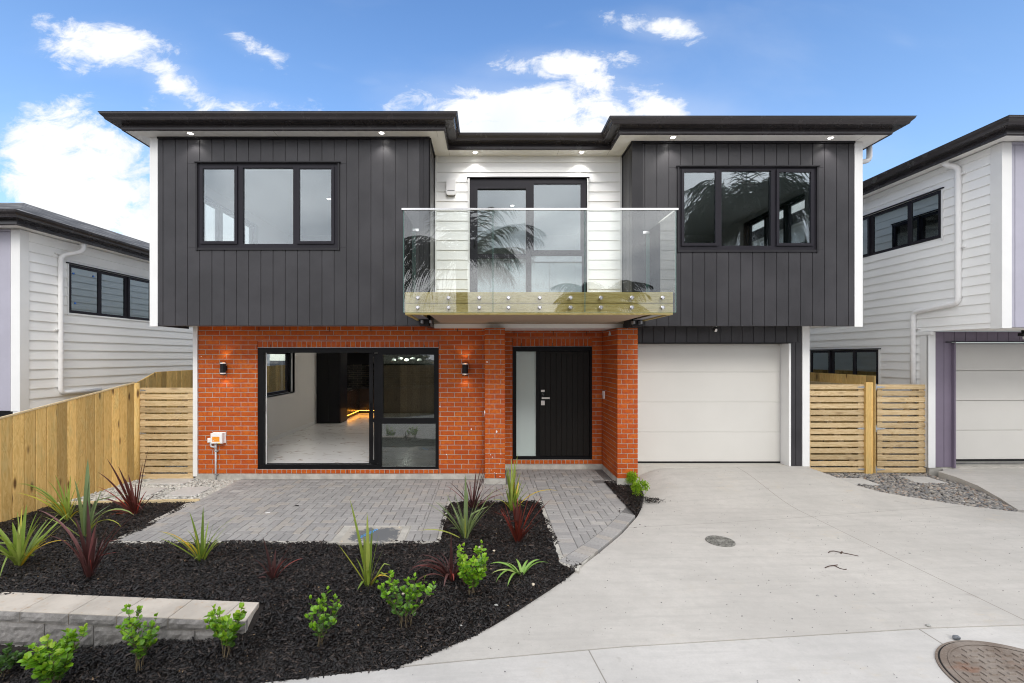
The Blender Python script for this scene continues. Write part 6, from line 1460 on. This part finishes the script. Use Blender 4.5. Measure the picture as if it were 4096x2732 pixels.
flax(1474, 2345, 'flax_green', 'flax with upright bright green blades in front of the service cover', [(168, 78, 76, .88, .048, .55), (120, 88, 86, .72, .036, .78), (60, 86, 84, .58, .040, .2), (140, 84, 82, .50, .06, .5), (10, 82, 76, .55, .024, .3), (172, 55, 50, .52, .022, .8), (8, 76, 60, .40, .02, .6), (0, 70, -20, .26, .02, .93), (-10, 74, -55, .3, .018, .96), (100, 87, 80, .5, .04, .1)], (6, .2, .4, .026, 30), 18)
flax(1806, 2320, 'flax_purple', 'droopy purple flax with red edged leaves beside the bright leafy shrub', [(100, 89, 86, .48, .028, .1), (175, 72, -20, .46, .024, .4), (172, 66, -60, .50, .03, .6), (178, 60, -75, .48, .03, .7), (182, 56, -70, .55, .028, .5), (185, 50, -20, .44, .02, .95), (170, 74, -50, .4, .034, .3), (-60, 64, -60, .36, .03, .5), (0, 70, -40, .36, .03, .2), (10, 62, -55, .3, .028, .9), (200, 45, -60, .42, .026, .8), (-100, 68, -70, .36, .03, .6)], (10, .25, .42, .026, 110, (0, .7)), 19)
flax(1862, 2154, 'flax_grey_green', 'grey green flax with stiff upright leaves at the corner of the patio', [(90, 89, 88, .80, .042, .3), (60, 86, 84, .62, .034, .6), (165, 72, 58, .62, .028, .5), (175, 62, 40, .62, .026, .7), (172, 55, 15, .72, .026, .8), (12, 66, 48, .74, .026, .7), (8, 58, 35, .68, .024, .8), (15, 74, 60, .60, .026, .6), (170, 80, 70, .6, .03, .4), (182, 30, -15, .56, .024, .95)], (14, .35, .6, .028, 35, (.2, .8)), 20)
flax(1893, 2034, 'flax_purple', 'tall dark wine cordyline in front of the brick pillar', [(15, 82, 74, .72, .036, .3), (8, 76, 62, .70, .03, .5), (5, 62, 10, .66, .024, .6), (3, 50, 5, .62, .022, .7), (0, 40, 0, .6, .02, .8), (20, 80, 70, .62, .034, .2), (170, 70, 50, .46, .024, .4), (60, 84, 80, .55, .034, .3), (10, 45, -12, .5, .018, .9)], (10, .3, .6, .026, 45, (0, .7)), 21, name='cordyline', cat='cordyline')
flax(2049, 2043, 'flax_green', 'tall bright green flax next to the entry path in front of the front door', [(100, 89, 87, .78, .034, .55), (20, 86, 82, .86, .036, .78), (60, 87, 84, .74, .04, .6), (165, 84, 80, .62, .04, .5), (175, 70, 30, .46, .022, .9), (180, 66, -20, .36, .02, .8), (10, 74, 50, .46, .024, .2), (5, 66, 30, .4, .022, .3), (-5, 55, -18, .75, .028, .93), (150, 86, 80, .66, .05, .2)], (12, .3, .66, .034, 22, (.1, .75)), 22)
flax(2070, 2164, 'flax_red', 'red edged flax with upright bronze leaves beside the entry path', [(170, 76, 72, .52, .034, .82), (168, 70, 60, .48, .024, .88), (20, 78, 68, .62, .028, .55), (8, 68, 48, .66, .026, .5), (5, 60, 38, .68, .024, .6), (12, 74, 60, .50, .026, .8), (90, 88, 84, .50, .05, .1), (60, 84, 78, .5, .044, .2), (0, 70, 30, .3, .012, .97), (120, 86, 80, .44, .05, .1), (-60, 82, 74, .46, .04, .3), (150, 84, 76, .4, .036, .3)], (16, .3, .5, .032, 22, (0, .7)), 23)
flax(2087, 2300, 'agapanthus_leaf', 'low strappy green plant with arching leaves at the driveway edge of the mulch', [(172, 50, -30, .36, .030, .3), (185, 38, -42, .34, .022, .95), (-140, 52, -62, .40, .034, .4), (-120, 50, -66, .36, .032, .5), (110, 70, -20, .22, .03, .6), (30, 62, -25, .28, .026, .6), (10, 58, -38, .34, .032, .3), (60, 66, -10, .2, .03, .5), (160, 64, -10, .22, .032, .8)], seed=24, name='strap_leaf_plant', cat='agapanthus', spread=.02)

def shrub(u, v, label, height, width, stems, seed, tones=(.15, 1.0), dens=1.0, lean=(0, 0), leaf=.044):
    random.seed(seed); x, y, z = G(u, v, bed_z); t = empty('leafy_shrub', (x, y, z), label, 'shrub', 'young light green shrubs in the mulch'); ms, ml = MB(), MB()
    def leaf_at(p, d, s, tone):
        d = Vector(d).normalized(); side = d.cross(Vector((0, 0, 1)))
        if side.length < .01: side = Vector((1, 0, 0))
        side.normalize(); side.rotate(Matrix.Rotation(random.uniform(-.9, .9), 3, d)); up = side.cross(d).normalized()
        b = Vector(p); w = s * .34
        pts = [b, b + d * s * .3 + side * w + up * w * .25, b + d * s * .72 + side * w * .88 + up * w * .25, b + d * s, b + d * s * .72 - side * w * .88 + up * w * .25, b + d * s * .3 - side * w + up * w * .25, b + d * s * .5]
        ml.raw([tuple(q) for q in pts], [(0, 1, 6), (1, 2, 6), (2, 3, 6), (3, 4, 6), (4, 5, 6), (5, 0, 6)], tone)
    for s in range(stems):
        a = 6.283 * s / stems + random.uniform(-.4, .4); sp = width * .58 * random.uniform(.35, 1.0); h = height * random.uniform(.68, 1.0)
        pts = [Vector((x + math.cos(a) * width * .10, y + math.sin(a) * width * .10, z - .02))]
        for k in range(1, 7):
            q = k / 6; pts.append(Vector((x + math.cos(a) * sp * q ** .95 + lean[0] * q + random.uniform(-.012, .012), y + math.sin(a) * sp * q ** .95 * .8 + random.uniform(-.012, .012), z + h * q)))
        ms.tube([tuple(p) for p in pts], [.0036 - .0004 * k for k in range(7)], 5)
        twigs = [(pts, 1.0)]
        for k in (2, 3, 4):
            if random.random() < .75:
                aa = a + random.uniform(-1.6, 1.6); ln = h * random.uniform(.22, .4); q0 = pts[k]; q1 = q0 + Vector((math.cos(aa) * ln * .55, math.sin(aa) * ln * .5, ln * .55)); tp = [q0, q0.lerp(q1, .5) + Vector((0, 0, .01)), q1]; ms.tube([tuple(p) for p in tp], [.0025, .002, .0015], 4); twigs.append((tp, .8))
        for tp, w in twigs:
            n = len(tp); m = int((14 if n > 4 else 8) * dens)
            for i in range(m):
                q = random.uniform(.16 if n > 4 else .1, 1.0) ** .85; f_ = q * (n - 1); k = min(int(f_), n - 2); p = tp[k].lerp(tp[k + 1], f_ - k)
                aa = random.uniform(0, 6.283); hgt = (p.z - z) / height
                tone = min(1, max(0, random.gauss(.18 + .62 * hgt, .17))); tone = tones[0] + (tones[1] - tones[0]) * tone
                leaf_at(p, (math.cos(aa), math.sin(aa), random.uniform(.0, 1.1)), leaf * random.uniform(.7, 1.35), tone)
            p = tp[-1]
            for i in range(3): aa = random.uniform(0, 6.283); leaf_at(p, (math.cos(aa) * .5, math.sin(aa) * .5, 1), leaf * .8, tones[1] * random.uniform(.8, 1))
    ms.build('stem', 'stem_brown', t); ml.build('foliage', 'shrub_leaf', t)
shrub(215, 2756, 'bushiest light green shrub cut by the bottom picture edge at far left', .40, .42, 9, 41, dens=1.5, leaf=.050)
shrub(20, 2700, 'dull grey green shrub low at the bottom left picture corner', .20, .42, 6, 42, tones=(0, .30), dens=.8)
shrub(556, 2677, 'slender light green shrub standing in front of the block retaining wall', .50, .30, 7, 43, dens=1.0, tones=(.05, .95))
shrub(906, 2621, 'light green shrub at the right end of the block retaining wall', .40, .32, 8, 44, dens=1.15, leaf=.047)
shrub(1278, 2590, 'sparse light green shrub in the mulch nearest the street edge', .47, .26, 6, 45, dens=.9, tones=(0, .9), lean=(.06, 0), leaf=.040)
shrub(1620, 2498, 'wide dark stemmed green shrub between the upright flax and the driveway', .42, .50, 9, 46, dens=.95, tones=(0, .85), leaf=.043)
shrub(1885, 2376, 'bright green leafy shrub right of the droopy purple flax', .43, .36, 10, 47, dens=1.35, tones=(.25, 1), leaf=.045)

def conifer(u, v, h, w, seed, label):
    random.seed(seed); x, y, z = G(u, v, bed_z); mb = MB()
    lumps = [(0, 0, h * .55, w * .5, h * .5)] + [(random.uniform(-.3, .3) * w, random.uniform(-.3, .3) * w, h * random.uniform(.3, .8), w * random.uniform(.2, .3), h * random.uniform(.2, .3)) for _ in range(7)]
    for i in range(900):
        lx_, ly, lz, rw_, rh = random.choice(lumps); a = random.uniform(0, 6.283); b = math.asin(random.uniform(-.8, 1)); k = random.uniform(.55, 1.08)
        p = Vector((x + lx_ + math.cos(a) * math.cos(b) * rw_ * k, y + ly + math.sin(a) * math.cos(b) * rw_ * k, z + lz + math.sin(b) * rh * k)); d = Vector((math.cos(a) * math.cos(b), math.sin(a) * math.cos(b), math.sin(b) + .7)).normalized()
        for _ in range(3):
            dd = (d + Vector([random.uniform(-.6, .6) for _ in range(3)])).normalized(); s = dd.cross(Vector((random.random(), random.random(), random.random()))).normalized() * .0032; L_ = random.uniform(.012, .026)
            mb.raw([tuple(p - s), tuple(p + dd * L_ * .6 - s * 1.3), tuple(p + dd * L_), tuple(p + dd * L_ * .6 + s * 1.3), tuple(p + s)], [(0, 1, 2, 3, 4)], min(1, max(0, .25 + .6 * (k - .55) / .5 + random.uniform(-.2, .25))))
    t = empty('dwarf_conifer', (x, y, z), label, 'shrub', 'two dwarf conifers by the brick pillar'); mb.build('foliage', 'conifer_leaf', t); ms = MB(); ms.tube([(x, y, z - .02), (x, y, z + h * .5)], .008, 6); ms.build('stem', 'stem_brown', t)
conifer(2530, 1948, .25, .23, 51, 'lime green dwarf conifer touching the brick pillar foot')
conifer(2556, 1990, .28, .25, 52, 'lime green dwarf conifer at the driveway edge, in front of the other one')

# ============================================================ BEHIND THE PHOTOGRAPHER: what the glass mirrors
random.seed(77)
def palm(x, y, z0, h, rad, n, label, seed, droop=1.0):
    random.seed(seed); t = empty('palm_tree', (x, y, z0), label, 'palm'); mb = MB(); mb.tube([(x, y, z0), (x + .05, y, z0 + h * .5), (x, y, z0 + h)], [.30, .24, .22], 12); mb.build('trunk', 'bark', t); mb = MB()
    for i in range(n):
        a = random.uniform(0, 6.283); e = R(random.uniform(-20, 80)); ln = rad * random.uniform(.8, 1.1); p = Vector((x, y, z0 + h)); pts = [p.copy()]; K = 14
        for k in range(K): ee = e - droop * R(95) * (k / K) ** 1.3; p = p + Vector((math.cos(ee) * math.cos(a), math.cos(ee) * math.sin(a), math.sin(ee))) * ln / K; pts.append(p.copy())
        mb.tube([tuple(q) for q in pts], [.022 - .0012 * k for k in range(K + 1)], 4, r=.3)
        side = Vector((-math.sin(a), math.cos(a), 0)); r = random.random()
        for j in range(36):
            q = .10 + .90 * j / 36; f_ = q * K; k = min(int(f_), K - 1); b = pts[k].lerp(pts[k + 1], f_ - k); d = (pts[k + 1] - pts[k]).normalized(); ll = rad * .27 * math.sin(math.pi * min(.96, q * .85 + .12)) + .08
            for s in (-1, 1):
                dd = (d * .75 + side * s * random.uniform(.35, 1) + Vector((0, 0, random.uniform(-1.1, -.1)))).normalized(); m_ = b + dd * ll * .55; e_ = b + dd * ll + Vector((0, 0, -.28 * ll)); w = Vector((0, 0, .010)) + d * .013
                mb.raw([tuple(b - w), tuple(b + w), tuple(m_ + w), tuple(m_ - w), tuple(e_)], [(0, 1, 2, 3), (3, 2, 4)], r)
    mb.build('crown', 'palm_leaf', t)
palm(-1.0, -5.2, -.7, 6.7, 4.0, 28, 'feathery palm behind the photographer mirrored in the balcony glass', 61)
palm(10.9, -3.9, -.6, 8.5, 3.5, 130, 'big shaggy palm behind the photographer mirrored in the upper right window', 62, 1.25)
palm(5.6, -9.5, -.6, 5.2, 2.9, 40, 'smaller palm behind the fence mirrored at the right end of the balcony glass', 63)
def far_tree(x, y, z0, h, r, label, seed):
    random.seed(seed); t = empty('tree', (x, y, z0), label, 'tree'); mb = MB(); mb.tube([(x, y, z0), (x, y, z0 + h * .6)], [.25, .12], 8); mb.build('trunk', 'bark', t); mb = MB()
    for i in range(2600):
        a = random.uniform(0, 6.283); b = math.asin(random.uniform(-.5, 1)); k = random.uniform(.6, 1.0) * (1 + .15 * math.sin(5 * a) * math.cos(4 * b)); p = Vector((x + math.cos(a) * math.cos(b) * r * k, y + math.sin(a) * math.cos(b) * r * k, z0 + h - r * .8 + math.sin(b) * r * .8 * k)); s = r * .07
        d1 = Vector([random.uniform(-1, 1) for _ in range(3)]) * s; d2 = Vector([random.uniform(-1, 1) for _ in range(3)]) * s; mb.raw([tuple(p - d1), tuple(p + d2), tuple(p + d1), tuple(p - d2)], [(0, 1, 2, 3)], random.random())
    mb.build('crown', 'tree_leaf', t)
far_tree(5.5, -26, -1, 6.2, 4.2, 'round dark tree far behind the photographer mirrored in the balcony glass', 71)
far_tree(12, -30, -1, 5.0, 3.5, 'low round tree far behind the photographer, right of the mirrored pole', 72)
far_tree(-9, -24, -1, 5.5, 4.0, 'bushy tree far behind the photographer on the left', 73)
far_tree(20, -24, -1, 6.5, 4.5, 'broad tree far behind the photographer beyond the big palm', 74)
px0, py0 = 9.2, -24.0
t = empty('power_pole', (px0, py0, -1), 'timber power pole with cross arms far behind the photographer, mirrored in the balcony glass', 'power pole')
mb = MB(); mb.tube([(px0, py0, -1), (px0, py0, 6.2)], .14, 10); mb.build('pole', 'bark', t)
for z in (5.9, 4.6): mb = MB(); mb.box(px0 - .9, px0 + .9, py0 - .06, py0 + .06, z, z + .14); mb.build('cross_arm', 'bark', t)
